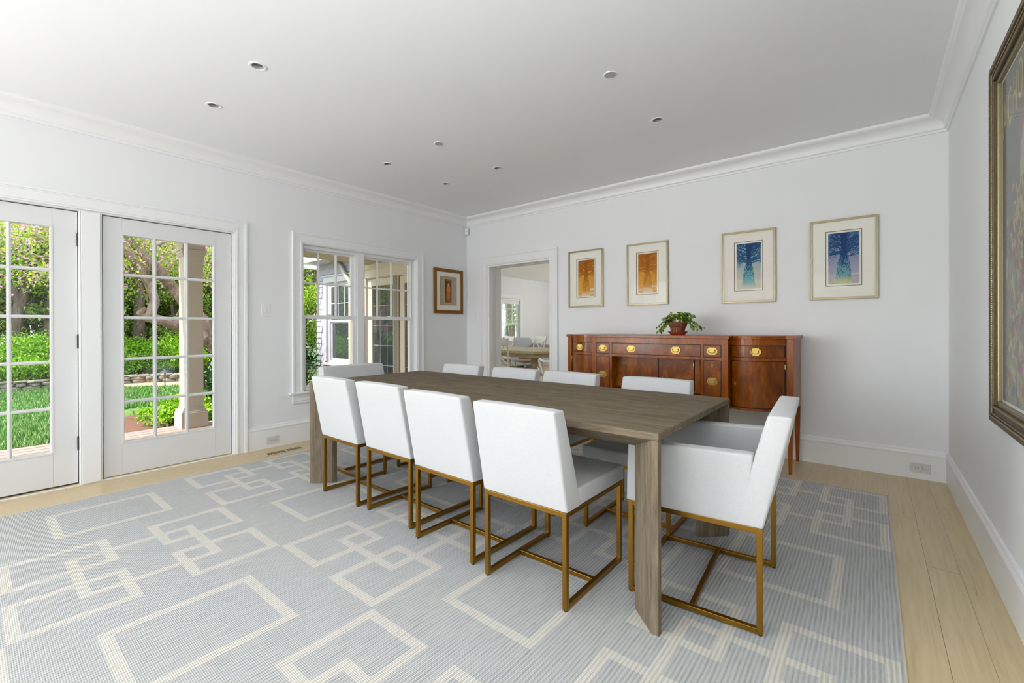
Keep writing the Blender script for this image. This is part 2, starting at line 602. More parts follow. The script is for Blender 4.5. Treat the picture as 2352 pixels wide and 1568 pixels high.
# ceiling with round holes for the recessed lights
LIGHTS = [(-2.845, 1.11), (-3.583, 1.11), (-3.583, 2.552), (-3.583, 3.298), (-2.845, 3.298), (-1.254, 3.298), (-1.254, 1.11)]
SPEAKERS = [(-1.253, 2.521), (-2.847, 2.541)]
def ceiling_with_holes(name, x0, x1, y0, y1, z, holes, r, h=.11):
    q = r * 1.6
    xs = sorted({x0, x1} | {round(v, 4) for a, b in holes for v in (a - q, a + q)})
    ys = sorted({y0, y1} | {round(v, 4) for a, b in holes for v in (b - q, b + q)})
    mb = MB()
    for i in range(len(xs) - 1):
        for j in range(len(ys) - 1):
            cx, cy = (xs[i] + xs[i + 1]) / 2, (ys[j] + ys[j + 1]) / 2
            hit = [c for c in holes if abs(c[0] - cx) < .004 and abs(c[1] - cy) < .004]
            if hit:
                n = 32
                c = hit[0]
                ox = [(xs[i], xs[i + 1]), (ys[j], ys[j + 1])]
                outer, inner, up = [], [], []
                for k in range(n):
                    t = 2 * PI * k / n + PI / 4
                    ct, st = math.cos(t), math.sin(t)
                    m = max(abs(ct), abs(st))
                    hx, hy = (ox[0][1] - ox[0][0]) / 2, (ox[1][1] - ox[1][0]) / 2
                    outer.append((cx + ct / m * hx, cy + st / m * hy, z))
                    inner.append((c[0] + r * ct, c[1] + r * st, z))
                    up.append((c[0] + r * ct, c[1] + r * st, z + h))
                mb.add(outer + inner, [(k, (k + 1) % n, n + (k + 1) % n, n + k) for k in range(n)])
            else:
                mb.add([(xs[i], ys[j], z), (xs[i + 1], ys[j], z), (xs[i + 1], ys[j + 1], z), (xs[i], ys[j + 1], z)], [(0, 1, 2, 3)])
    mb.box(x0, x1, y0, y1, z + h + .01, z + h + .1)
    for a, b in ((x0, x0 + .01), (x1 - .01, x1)):
        mb.box(a, b, y0, y1, z + .001, z + h + .02)
    for a, b in ((y0, y0 + .01), (y1 - .01, y1)):
        mb.box(x0, x1, a, b, z + .001, z + h + .02)
    return struct(mb.build(name, 'ceiling_paint', fix=False, weld=True))
ceiling_with_holes('ceiling', XA - .01, XC + .01, YF - .01, YB + .01, ZC, LIGHTS, .0335)

# crown moulding round the room, one piece per wall
prof = [(0, 0), (.012, 0), (.014, .006), (.014, .016), (.022, .019), (.026, .024), (.026, .030)]
for k in range(9):
    t = k / 8
    ang = t * PI / 2
    prof.append((.026 + .064 * (1 - math.cos(ang)), .030 + .060 * math.sin(ang)))
prof += [(.094, .093), (.100, .097), (.108, .100), (.112, .106), (.115, .112), (.115, .122), (0, .122)]
cb = ZC - .122
corn = lambda d: [(XA + d, YF + d), (XA + d, YB - d), (XC - d, YB - d), (XC - d, YF + d)]
for k in range(4):
    mb = MB()
    n = len(prof)
    vs = [(*corn(d)[k], cb + z) for d, z in prof] + [(*corn(d)[(k + 1) % 4], cb + z) for d, z in prof]
    fs = [(i, (i + 1) % n, n + (i + 1) % n, n + i) for i in range(n)]
    mb.add(vs, fs)
    o = struct(mb.build('trim_%d' % (k + 1), 'trim_paint'))
    o.data.polygons.foreach_set('use_smooth', [True] * len(o.data.polygons))
    o.data.set_sharp_from_angle(angle=math.radians(32))

# baseboards
bprof = [(0, 0), (.015, 0), (.015, .178), (.020, .181), (.021, .192), (.017, .202), (.013, .206), (.013, .214), (.009, .222), (0, .224)]
def baseboard(name, segs):
    mb = MB()
    for P, a, b, ma, mb_ in segs:
        n = len(bprof)
        vs = [P(a + ma * d, z, d) for d, z in bprof] + [P(b - mb_ * d, z, d) for d, z in bprof]
        mb.add(vs, [tuple(range(n)), tuple(range(n, 2 * n))[::-1]] + [(i, (i + 1) % n, n + (i + 1) % n, n + i) for i in range(n)])
    o = struct(mb.build(name, 'trim_paint'))
    return o
baseboard('baseboard_left', [(PA, 1.664, YB, 0, 1), (PA, YF, -.50, 1, 0)])
baseboard('baseboard_back', [(PB, XA, -4.243, 1, 0), (PB, -2.971, XC, 0, 1)])
baseboard('baseboard_right', [(PC, YF, YB, 1, 1)])
baseboard('baseboard_front', [(PF, XA, XC, 1, 1)])

def casing(mb, P, s0, s1, t0, t1, w, bottom=False, n0=0):
    """moulded casing: flat board, raised back band, inner bead"""
    mb.ring(P, s0 + .0006, s1 - .0006, t0 + (.0006 if bottom else 0), t1 - .0006, w - .0014, n0, n0 + .016, bottom)
    mb.ring(P, s0, s1, t0, t1, .016, n0, n0 + .026, bottom)
    mb.ring(P, s0 + .016, s1 - .016, t0 + (.016 if bottom else 0), t1 - .016, .010, n0, n0 + .021, bottom)
    i = w - .028
    mb.ring(P, s0 + i, s1 - i, t0 + (i if bottom else 0), t1 - i, .014, n0, n0 + .022, bottom)
    j = w - .010
    mb.ring(P, s0 + j, s1 - j, t0 + (j if bottom else 0), t1 - j, .010, n0, n0 + .012, bottom)

# ---- French door unit: casing and post are trim, each leaf a door
mb = MB()
casing(mb, PA, -.50, 1.664, 0, 2.138, .105)
mb.boxm(PA, -.40, -.352, 0, 2.03, -.15, -.002)
mb.boxm(PA, 1.549, 1.567, 0, 2.03, -.15, -.002)
mb.boxm(PA, -.40, 1.567, 2.022, 2.04, -.15, -.002)
mb.boxm(PA, -.40, 1.567, -.02, .008, -.16, .004)
struct(mb.build('trim_5', 'trim_paint', bevel=.0015))
mb = MB()
mb.boxm(PA, .536, .664, .006, 2.022, -.15, -.003)
mb.boxm(PA, .548, .652, .006, 2.022, -.003, .012)
mb.boxm(PA, .540, .546, .006, 2.022, -.003, .004)
mb.boxm(PA, .654, .660, .006, 2.022, -.003, .004)
struct(mb.build('trim_6', 'trim_paint', bevel=.0015))
mb = MB()
mb.boxm(PA, -.352, .536, .000, .010, -.12, .002)
mb.boxm(PA, .664, 1.549, .000, .010, -.12, .002)
struct(mb.build('trim_7', 'oak_floor', origin=(0, 0, 0)))

COLS = [.781, .9885, 1.2065, 1.4145]
ROWS = [.255, .579, .914, 1.24, 1.577, 1.897]
def french_leaf(name, hinged, loc_y):
    """glazed door leaf, fifteen panes"""
    y0, y1 = .671, 1.543
    root = struct(empty(name, (XA - .045, (y0 + y1) / 2 + loc_y, .012)))
    cy = (y0 + y1) / 2
    P = lambda s, t, n: (XA - .025 + n, s + loc_y, t)
    fm = MB()
    g0, g1, b0, b1 = COLS[0], COLS[3], ROWS[0], ROWS[5]
    fm.boxm(P, y0, g0, .012, 2.016, -.045, 0)
    fm.boxm(P, g1, y1, .012, 2.016, -.045, 0)
    fm.boxm(P, g0, g1, .012, b0, -.045, 0)
    fm.boxm(P, g0, g1, b1, 2.016, -.045, 0)
    fm.build('leaf_frame', 'door_paint', root, root, bevel=.002)
    st = MB()
    st.ring(P, g0 - .002, g1 + .002, b0 - .002, b1 + .002, .013, -.030, .004)
    st.ring(P, g0 + .008, g1 - .008, b0 + .008, b1 - .008, .006, -.030, -.008)
    st.build('glazing_stop', 'door_paint', root, root, bevel=.0015)
    for c in COLS[1:3]:
        m = MB().boxm(P, c - .011, c + .011, b0, b1, -.034, -.006)
        m.boxm(P, c - .005, c + .005, b0, b1, -.006, -.001)
        m.build('muntin', 'door_paint', root, root, bevel=.003)
    for r in ROWS[1:5]:
        m = MB().boxm(P, g0, g1, r - .011, r + .011, -.0335, -.0065)
        m.boxm(P, g0, g1, r - .005, r + .005, -.0065, -.0015)
        m.build('muntin', 'door_paint', root, root, bevel=.003)
    MB().boxm(P, g0 + .002, g1 - .002, b0 + .002, b1 - .002, -.024, -.020).build('glass_pane', 'window_glass', root, root)
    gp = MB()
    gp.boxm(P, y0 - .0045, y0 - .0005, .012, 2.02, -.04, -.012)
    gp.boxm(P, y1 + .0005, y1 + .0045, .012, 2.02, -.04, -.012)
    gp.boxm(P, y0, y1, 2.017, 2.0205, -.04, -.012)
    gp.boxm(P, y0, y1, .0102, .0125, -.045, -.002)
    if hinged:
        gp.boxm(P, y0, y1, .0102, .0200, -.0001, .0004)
    gp.build('gap_strip', 'gap_dark', root, root)  # dark strips put the shade of the gaps round the leaf into colour
    if hinged:
        for hz in (.31, 1.06, 1.812):
            h = MB()
            h.lathe([(.0001, -.052), (.004, -.052), (.004, -.049), (.0062, -.047), (.0062, -.017), (.0068, -.016), (.0062, -.015), (.0062, .015), (.0068, .016), (.0062, .017), (.0062, .047), (.004, .049), (.004, .052), (.0001, .052)],
                    (XA - .018, .533, hz), 12)
            h.box(XA - .027, XA - .0235, .527, .5335, hz - .047, hz + .047)
            h.build('hinge', 'hinge_bronze', root, root)
    return root
french_leaf('door_1', True, .533 - 1.543 - .0015)
french_leaf('door_2', False, 0)

# ---- double window over the table end
def main_window():
    root = struct(empty('window_1', (XA, 2.92, .39)))
    c = MB()
    casing(c, PA, 2.079, 3.760, .505, 2.134, .112)
    c.build('casing', 'trim_paint', root, root, bevel=.0015)
    st = MB().boxm(PA, 2.045, 3.792, .487, .508, -.10, .052)
    st.build('stool', 'trim_paint', root, root, bevel=.005, seg=3)
    ap = MB().boxm(PA, 2.083, 3.756, .395, .487, 0, .014)
    ap.boxm(PA, 2.083, 3.756, .395, .408, .014, .022).boxm(PA, 2.083, 3.756, .414, .424, .014, .019).boxm(PA, 2.083, 3.756, .474, .487, .014, .028)
    ap.build('apron', 'trim_paint', root, root, bevel=.0015)
    j = MB()
    for a, b in ((2.182, 2.198), (3.652, 3.668)):
        j.boxm(PA, a, b, .50, 2.03, -.168, 0)
    j.boxm(PA, 2.182, 3.668, 2.018, 2.034, -.168, 0)
    j.boxm(PA, 2.182, 3.668, .48, .508, -.168, -.09)
    # mullion between the two sashes, with the stepped jamb liners
    j.boxm(PA, 2.836, 2.918, .505, 2.02, -.15, -.030)
    j.boxm(PA, 2.822, 2.836, .505, 2.02, -.15, -.050)
    j.boxm(PA, 2.918, 2.932, .505, 2.02, -.15, -.050)
    j.boxm(PA, 2.198, 2.210, .505, 2.02, -.15, -.050)
    j.boxm(PA, 3.630, 3.652, .505, 2.02, -.15, -.050)
    j.boxm(PA, 2.198, 3.652, 1.985, 2.02, -.15, -.048)
    j.build('jamb', 'trim_paint', root, root, bevel=.0015)
    dl = MB()
    for a in (2.8375, 3.6285):
        dl.boxm(PA, a - .016, a - .008, .51, 1.99, -.13, -.058)
    dl.build('jamb_liner', 'fixture_baffle', root, root)
    for (a, b, v1, v2) in ((2.210, 2.822, 2.403, 2.607), (2.932, 3.628, 3.137, 3.339)):
        up = MB()
        up.boxm(PA, a, a + .032, 1.25, 1.99, -.115, -.085)
        up.boxm(PA, b - .034, b, 1.25, 1.99, -.115, -.085)
        up.boxm(PA, a + .001, b - .001, 1.966, 1.9895, -.1145, -.0855)
        up.boxm(PA, a + .001, b - .001, 1.2525, 1.278, -.1145, -.0855)
        u = up.build('upper_sash', 'trim_paint', root, root, bevel=.002)
        for v in (v1, v2):
            MB().boxm(PA, v - .009, v + .009, 1.275, 1.968, -.108, -.082).build('muntin', 'trim_paint', u, root, bevel=.003)
        MB().boxm(PA, a + .03, b - .032, 1.622, 1.640, -.107, -.083).build('muntin', 'trim_paint', u, root, bevel=.003)
        MB().boxm(PA, a + .028, b - .030, 1.27, 1.972, -.101, -.098).build('glass_pane', 'window_glass', u, root)
        lo = MB()
        lo.boxm(PA, a, a + .034, .51, 1.292, -.082, -.052)
        lo.boxm(PA, b - .034, b, .51, 1.292, -.082, -.052)
        lo.boxm(PA, a + .001, b - .001, .5105, .56, -.0815, -.0525)
        lo.boxm(PA, a + .0005, b - .0005, 1.253, 1.2925, -.0815, -.050)
        l = lo.build('lower_sash', 'trim_paint', root, root, bevel=.002)
        MB().boxm(PA, a + .03, b - .03, .555, 1.258, -.068, -.065).build('glass_pane', 'window_glass', l, root)
        lk = MB().boxm(PA, (a + b) / 2 - .02, (a + b) / 2 + .02, 1.292, 1.303, -.080, -.056)
        lk.build('sash_lock', 'fixture_white', l, root, bevel=.002)
main_window()

# ---- plain windows of the part of the room behind the camera (never in the frame)
def plain_window(name, P, s0, s1, t0, t1, bars):
    root = struct(empty(name, P((s0 + s1) / 2, t0, 0)))
    m = MB()
    m.ring(P, s0 - .1, s1 + .1, t0 - .1, t1 + .1, .1, 0, .02)
    m.ring(P, s0, s1, t0, t1, .05, -.1, -.06)
    for k in range(1, bars):
        x = s0 + (s1 - s0) * k / bars
        m.boxm(P, x - .03, x + .03, t0, t1, -.1, -.06)
    m.build('window_frame', 'trim_paint', root, root)
    MB().boxm(P, s0 + .04, s1 - .04, t0 + .04, t1 - .04, -.085, -.081).build('glass_pane', 'window_glass', root, root)
plain_window('window_2', PA, *WIN3_OP, 3)
plain_window('window_3', PF, *REAR_OP, 4)

# ---- cased opening with pocket door slot
mb = MB()
casing(mb, PB, -4.240, -2.971, 0, 2.137, .122)
for a, b in ((-4.122, -4.100), (-3.090, -3.066)):
    mb.boxm(PB, a, b, 0, 2.0, -.085, .002)
    mb.boxm(PB, a, b, 0, 2.0, -.228, -.135)
    mb.boxm(PB, a - .01 if a < -3.5 else a + .004, b - .004 if a < -3.5 else b + .01, 0, 2.0, -.135, -.085)
mb.boxm(PB, -4.106, -3.082, 1.993, 2.012, -.085, .002)
mb.boxm(PB, -4.106, -3.082, 1.993, 2.012, -.228, -.135)
struct(mb.build('trim_8', 'trim_paint', bevel=.0015))
mb = MB()
Q = lambda s, t, n: (s, YB + .228 + n, t)
mb.ring(Q, -4.20, -2.99, 0, 2.10, .10, 0, .02, bottom=False)
struct(mb.build('trim_9', 'trim_paint'))
struct(MB().boxm(PB, -4.1035, -4.0985, .01, 1.985, -.133, -.087).build('door_3', 'door_paint'))

# ------------------------------------------------------------------ small fittings
def downlight(i, x, y, label):
    t = thing('recessed_light', (x, y, ZC), label, 'ceiling light', 'recessed lights in the dining room ceiling')
    MB().lathe([(.0325, .001), (.0325, -.001), (.036, -.003), (.044, -.0035), (.049, -.002), (.050, 0), (.050, .0005), (.034, .0005)], (x, y, ZC), 40).build('trim_ring', 'fixture_white', t, t, smooth=True, fix=True)
    MB().lathe([(.0325, -.001), (.0325, .014), (.026, .034), (.0255, .034), (.0318, .014), (.0318, -.001)], (x, y, ZC), 32).build('baffle', 'baffle_grey', t, t, smooth=True)
    MB().lathe([(.0001, .018), (.017, .020), (.0252, .032), (.0001, .036)], (x, y, ZC), 24).build('bulb', 'bulb_glass', t, t, smooth=True)
dl_labels = ['recessed ceiling light in front of the door post, nearest the camera', 'recessed ceiling light closest above the French doors, leftmost of all',
             'recessed ceiling light over the window end, first of the back pair along the window wall', 'small recessed ceiling light nearest the far corner',
             'recessed ceiling light above the doorway, right of the corner one', 'recessed ceiling light above the sideboard, rightmost of all',
             'recessed ceiling light out of sight above the near table end']
for i, (x, y) in enumerate(LIGHTS[:6]):
    downlight(i, x, y, dl_labels[i])
downlight(6, *LIGHTS[6], dl_labels[6])
for (x, y), lb in zip(SPEAKERS, ('flat round grey ceiling disc nearer the sideboard, larger in view', 'flat round grey ceiling disc near the middle of the ceiling, smaller in view')):
    t = thing('ceiling_disc', (x, y, ZC), lb, 'ceiling speaker', 'flat round grilles in the ceiling')
    MB().lathe([(.0001, -.004), (.0375, -.004), (.0375, -.0005), (.0001, -.0005)], (x, y, ZC), 40).build('grille', 'speaker_grille', t, t)
    MB().lathe([(.0376, -.0005), (.0376, -.005), (.0405, -.0045), (.0425, -.001), (.0425, -.0002)], (x, y, ZC), 40).build('rim', 'fixture_white', t, t)

# wall switches
def switch(P, s, t, w, h, label, paddles):
    r = thing('light_switch', P(s, t - h / 2, 0), label, 'light switch')
    MB().boxm(P, s - w / 2, s + w / 2, t - h / 2, t + h / 2, 0, .006).build('cover_plate', 'switch_plastic', r, r, bevel=.002)
    for k in range(paddles):
        c = s + (k - (paddles - 1) / 2) * .046
        MB().boxm(P, c - .0165, c + .0165, t - .033, t + .033, .006, .0085).build('paddle', 'switch_plastic', r, r, bevel=.0012)
        MB().boxm(P, c - .004, c + .004, t - .024, t + .024, .0085, .011).build('slider', 'fixture_baffle', r, r, bevel=.001)
switch(PA, 1.832, 1.333, .078, .124, 'white switch plate between the French doors and the window', 1)
switch(PB, -4.392, 1.32, .072, .116, 'small white switch plate beside the open doorway near the corner', 1)

def outlet(P, s, t, label):
    r = thing('wall_outlet', P(s, t - .035, .015), label, 'outlet')
    MB().boxm(P, s - .059, s + .059, t - .036, t + .036, .0152, .0205).build('cover_plate', 'outlet_plastic', r, r, bevel=.002)
    for c in (-.0195, .0195):
        f = MB().prism([(.0165 * math.cos(a) * 1.0, .0145 * math.sin(a)) for a in [k * PI / 12 for k in range(24)]],
                       lambda a, b, h: P(s + c + a, t + b, h), .0205, .0225).build('socket', 'outlet_plastic', r, r)
        sl = MB()
        sl.boxm(P, s + c - .009, s + c - .002, t + .0042, t + .0070, .0222, .0230)
        sl.boxm(P, s + c - .008, s + c - .002, t - .0070, t - .0042, .0222, .0230)
        sl.boxm(P, s + c + .0055, s + c + .0112, t - .0030, t + .0030, .0222, .0230)
        sl.build('slots', 'slot_black', f, r)
outlet(PA, 1.888, .071, 'double outlet in the baseboard between the doors and the window')
outlet(PB, .2825, .085, 'double outlet in the baseboard right of the sideboard')

# motion sensor in the corner
t = thing('motion_sensor', (XA + .03, YB - .03, 2.47), 'small white motion sensor in the far corner below the crown', 'motion sensor')
c45 = lambda a, b, h: (XA + .034 + a * .7071 + b * .7071, YB - .034 + a * .7071 - b * .7071, h)
MB().prism([(-.030, -.012), (.030, -.012), (.030, .012), (.022, .024), (-.022, .024), (-.030, .012)], c45, 2.478, 2.575).build('housing', 'fixture_baffle', t, t, bevel=.004, seg=3)
MB().prism([(-.023, .0235), (.023, .0235), (.018, .028), (-.018, .028)], c45, 2.487, 2.563).build('front_cover', 'switch_plastic', t, t, bevel=.002)
MB().prism([(-.006, .0275), (.006, .0275), (.006, .0292), (-.006, .0292)], c45, 2.527, 2.532).build('indicator_slot', 'slot_black', t, t)

# flush wooden floor register
t = thing('floor_register', (-4.29, 1.88, 0), 'flush wooden floor vent with dark slots beside the window wall', 'floor vent')
MB().box(-4.345, -4.225, 1.70, 2.07, .0004, .0035).build('vent_frame', 'oak_floor', t, t, bevel=.001)
s_ = MB()
for k in range(17):
    y = 1.742 + k * .0178 + (.014 if k > 8 else 0)
    s_.box(-4.322, -4.250, y, y + .0105, .0034, .0043)
s_.build('slots', 'slot_black', t, t)

# ------------------------------------------------------------------ rug
def rug():
    X0, X1, Y0, Y1 = -4.118, .086, -1.80, 3.944
    mx, my = .8345, .9575
    ox, oy = -4.085, .092
    rects = []
    WX, WY = .042, .042
    for i in range(5):
        for j in range(-2, 4):
            bx, by = ox + i * mx, oy + j * my
            def R(a, b, c, d):
                rects.append((max(X0, bx + a), min(X1, bx + b), by + c, by + d))
            if (i + j) % 2:
                R(0, .345, .0, .395); R(.475, .822, .0, .395)
                R(0, .345, .57, .955); R(.475, .822, .57, .955)
                R(.165, .655, .215, .745)
            else:
                R(.170, .642, .215, .745)
    # exact grid of every band edge
    def bands(r):
        a, b, c, d = r
        return [(a, b, c, c + WY), (a, b, d - WY, d), (a, a + WX, c, d), (b - WX, b, c, d)]
    bl = [q for r in rects for q in bands(r)]
    xs = sorted({round(v, 4) for q in bl for v in q[:2]} | {X0, X1})
    ys = sorted({round(v, 4) for q in bl for v in q[2:]} | {Y0, Y1})
    xs = [x for x in xs if X0 <= x <= X1]
    ys = [y for y in ys if Y0 <= y <= Y1]
    mb = MB()
    nx, ny = len(xs), len(ys)
    rng = random.Random(4)
    H = .008
    mb.v = [(x, y, H) for y in ys for x in xs]
    for j in range(ny - 1):
        for i in range(nx - 1):
            cx, cy = (xs[i] + xs[i + 1]) / 2, (ys[j] + ys[j + 1]) / 2
            on = any(q[0] < cx < q[1] and q[2] < cy < q[3] for q in bl)
            mb.f.append((j * nx + i, j * nx + i + 1, (j + 1) * nx + i + 1, (j + 1) * nx + i))
            mb.m.append(1 if on else 0)
    mb.mat(2)
    for a in ((X0, X1, Y0 - .003, Y0), (X0, X1, Y1, Y1 + .003), (X0 - .003, X0, Y0, Y1), (X1, X1 + .004, Y0, Y1)):
        mb.box(*a, .0005, H)
    mb.box(X0, X1, Y0, Y1, .0006, .003)
    o = mb.build('area_rug', ['rug_blue_grey', 'rug_cream', 'rug_edge'], origin=(0, 0, 0), fix=False)
    tag(o, 'large flat woven pale blue grey rug with cream interlocking squares under the dining table', 'rug')
rug()

# ------------------------------------------------------------------ dining table
TX0, TX1, TY0, TY1, TZ = -3.244, -.611, 1.611, 2.668, .760
RUG = .008
def dining_table():
    t = thing('dining_table', ((TX0 + TX1) / 2, (TY0 + TY1) / 2, RUG), 'long grey-brown wooden dining table with thin edges and diagonal corner legs', 'table')
    m = MB()
    c, e, h = .115, .028, .090
    o_ = [(TX0, TY0), (TX1, TY0), (TX1, TY1), (TX0, TY1)]
    i_ = [(TX0 + c, TY0 + c), (TX1 - c, TY0 + c), (TX1 - c, TY1 - c), (TX0 + c, TY1 - c)]
    vs = [(*p, TZ) for p in o_] + [(*p, TZ - e) for p in o_] + [(*p, TZ - h) for p in i_]
    fs = [(0, 1, 2, 3), (11, 10, 9, 8)]
    for k in range(4):
        a, b = k, (k + 1) % 4
        fs += [(a, b, 4 + b, 4 + a), (4 + a, 4 + b, 8 + b, 8 + a)]
    m.add(vs, fs)
    m.build('tabletop', 'table_wood_x', t, t, bevel=.0025)
    # corner legs: a board set diagonally, thin outer edges flush with the top
    for (cx, cy, sx, sy) in ((TX1, TY0, -1, 1), (TX1, TY1, -1, -1), (TX0, TY0, 1, 1), (TX0, TY1, 1, -1)):
        g = .0015
        pl = [(g, g), (.030, g), (.138, .104), (.142, .118), (.142, .142), (.118, .142), (.104, .138), (g, .030)]
        m = MB()
        n = len(pl)
        def top(a, b):
            d = min(a, b)                       # mitred against the bevel of the top
            return TZ - e - .0008 - max(0, min(1, d / c)) * (h - e)
        vs = [(cx + sx * a, cy + sy * b, RUG) for a, b in pl] + [(cx + sx * a, cy + sy * b, top(a, b)) for a, b in pl]
        m.add(vs, [tuple(range(n)), tuple(range(n, 2 * n))] + [(i, (i + 1) % n, n + (i + 1) % n, n + i) for i in range(n)])
        m.build('leg', 'table_wood_z', t, t, bevel=.0025)
    return t
dining_table()

# ------------------------------------------------------------------ dining chairs (local: front = +y)
def chair_frame(t, hx, hy, zt=.398):
    b = .010
    for sx in (-1, 1):
        for sy in (-1, 1):
            g = MB().box(sx * hx - b, sx * hx + b, sy * hy - b, sy * hy + b, .006, zt)
            l = g.build('leg', 'brass_brushed', t, t, bevel=.0012)
            MB().lathe([(.008, 0), (.009, .002), (.009, .006), (.008, .006)], (sx * hx, sy * hy, 0), 12).build('glide', 'glide_black', l, t)
    for sx in (-1, 1):
        MB().box(sx * hx - b, sx * hx + b, -hy + b, hy - b, .006, .026).build('floor_rail', 'brass_brushed', t, t, bevel=.0012)
    MB().box(-hx + b, hx - b, -.012, .008, .0062, .0262).build('cross_stretcher', 'brass_brushed', t, t, bevel=.0012)
    f = MB()
    for sx in (-1, 1):
        f.box(sx * hx - b, sx * hx + b, -hy + b, hy - b, zt - .020, zt)
    f.box(-hx + b, hx - b, -hy - b, -hy + b, zt - .020, zt)
    f.box(-hx + b, hx - b, hy - b, hy + b, zt - .020, zt)
    f.build('seat_frame', 'brass_brushed', t, t, bevel=.0012)

def upholstered_back(t, hx, yb, zb, yt, zt, tb, tt, root):
    m = MB()
    n = 8
    c = [(-hx, yb, zb), (hx, yb, zb), (hx, yb + tb, zb), (-hx, yb + tb, zb),
         (-hx + .006, yt, zt), (hx - .006, yt, zt), (hx - .006, yt + tt, zt), (-hx + .006, yt + tt, zt)]
    m.soft(c, n, .006)
    o = m.build('backrest', 'white_linen', t, root, bevel=.033, seg=6, smooth=True, weld=True)
    return o

def side_chair():
    t = thing('dining_chair', (0, 0, 0), 'x', 'chair', 'white armless dining chairs round the long table')
    chair_frame(t, .211, .245)
    m = MB()
    m.soft([(-.224, -.16, .399), (.224, -.16, .399), (.224, .272, .399), (-.224, .272, .399),
            (-.224, -.16, .476), (.224, -.16, .476), (.224, .272, .470), (-.224, .272, .470)], 8, .006)
    m.build('seat', 'white_linen', t, t, bevel=.020, seg=5, smooth=True, weld=True)
    upholstered_back(t, .226, -.257, .3985, -.340, .816, .115, .072, t)
    return t

def arm_chair():
    t = thing('dining_armchair', (0, 0, 0), 'x', 'chair', 'white armchairs at the table ends')
    hx = .283
    chair_frame(t, hx, .245)
    m = MB()
    m.soft([(-.235, -.16, .399), (.235, -.16, .399), (.235, .262, .399), (-.235, .262, .399),
            (-.235, -.16, .478), (.235, -.16, .478), (.235, .262, .472), (-.235, .262, .472)], 8, .006)
    m.build('seat', 'white_linen', t, t, bevel=.020, seg=5, smooth=True, weld=True)
    for s in (-1, 1):
        m = MB()
        a, b = sorted((s * (hx + .016), s * (hx - .050)))
        m.soft([(a, -.200, .3985), (b, -.200, .3985), (b, .262, .3985), (a, .262, .3985),
                (a, -.225, .668), (b, -.225, .668), (b, .255, .655), (a, .255, .655)], 8, .002)
        m.build('armrest', 'white_linen', t, t, bevel=.020, seg=5, smooth=True, weld=True)
    upholstered_back(t, hx + .016, -.257, .3985, -.352, .820, .10, .080, t)
    return t

c0 = side_chair()
near_labels = ['white chair on the near side of the table, closest to the camera', 'white chair on the near side of the table, second from the camera',
               'white chair on the near side of the table, third from the camera', 'white chair on the near side of the table, farthest left beside the end leg']
far_labels = ['white chair across the table in front of the sideboard, rightmost one', 'white chair across the table, its back between doorway and sideboard',
              'white chair across the table with its back before the doorway', 'white chair across the table under the small framed print']
CH = [(-1.172, 1.772, 0, near_labels[0]), (-1.708, 1.800, -.02, near_labels[1]), (-2.250, 1.850, -.015, near_labels[2]), (-2.772, 1.838, -.01, near_labels[3]),
      (-1.072, 2.505, PI + .01, far_labels[0]), (-1.715, 2.505, PI, far_labels[1]), (-2.232, 2.505, PI, far_labels[2]), (-2.83, 2.505, PI, far_labels[3])]
for i, (x, y, r, lb) in enumerate(CH):
    o = c0 if i == 0 else copy_tree(c0)
    o.location = (x, y, RUG)
    o.rotation_euler.z = r
    o['label'] = lb
a0 = arm_chair()
a1 = copy_tree(a0)
a0.location, a0.rotation_euler.z, a0['label'] = (-.588, 2.124, RUG), PI / 2 + .07, 'white armchair with gold legs at the right end of the table'
a1.location, a1.rotation_euler.z, a1['label'] = (-3.275, 2.170, RUG), -PI / 2, 'white armchair at the far left end of the table by the double window'

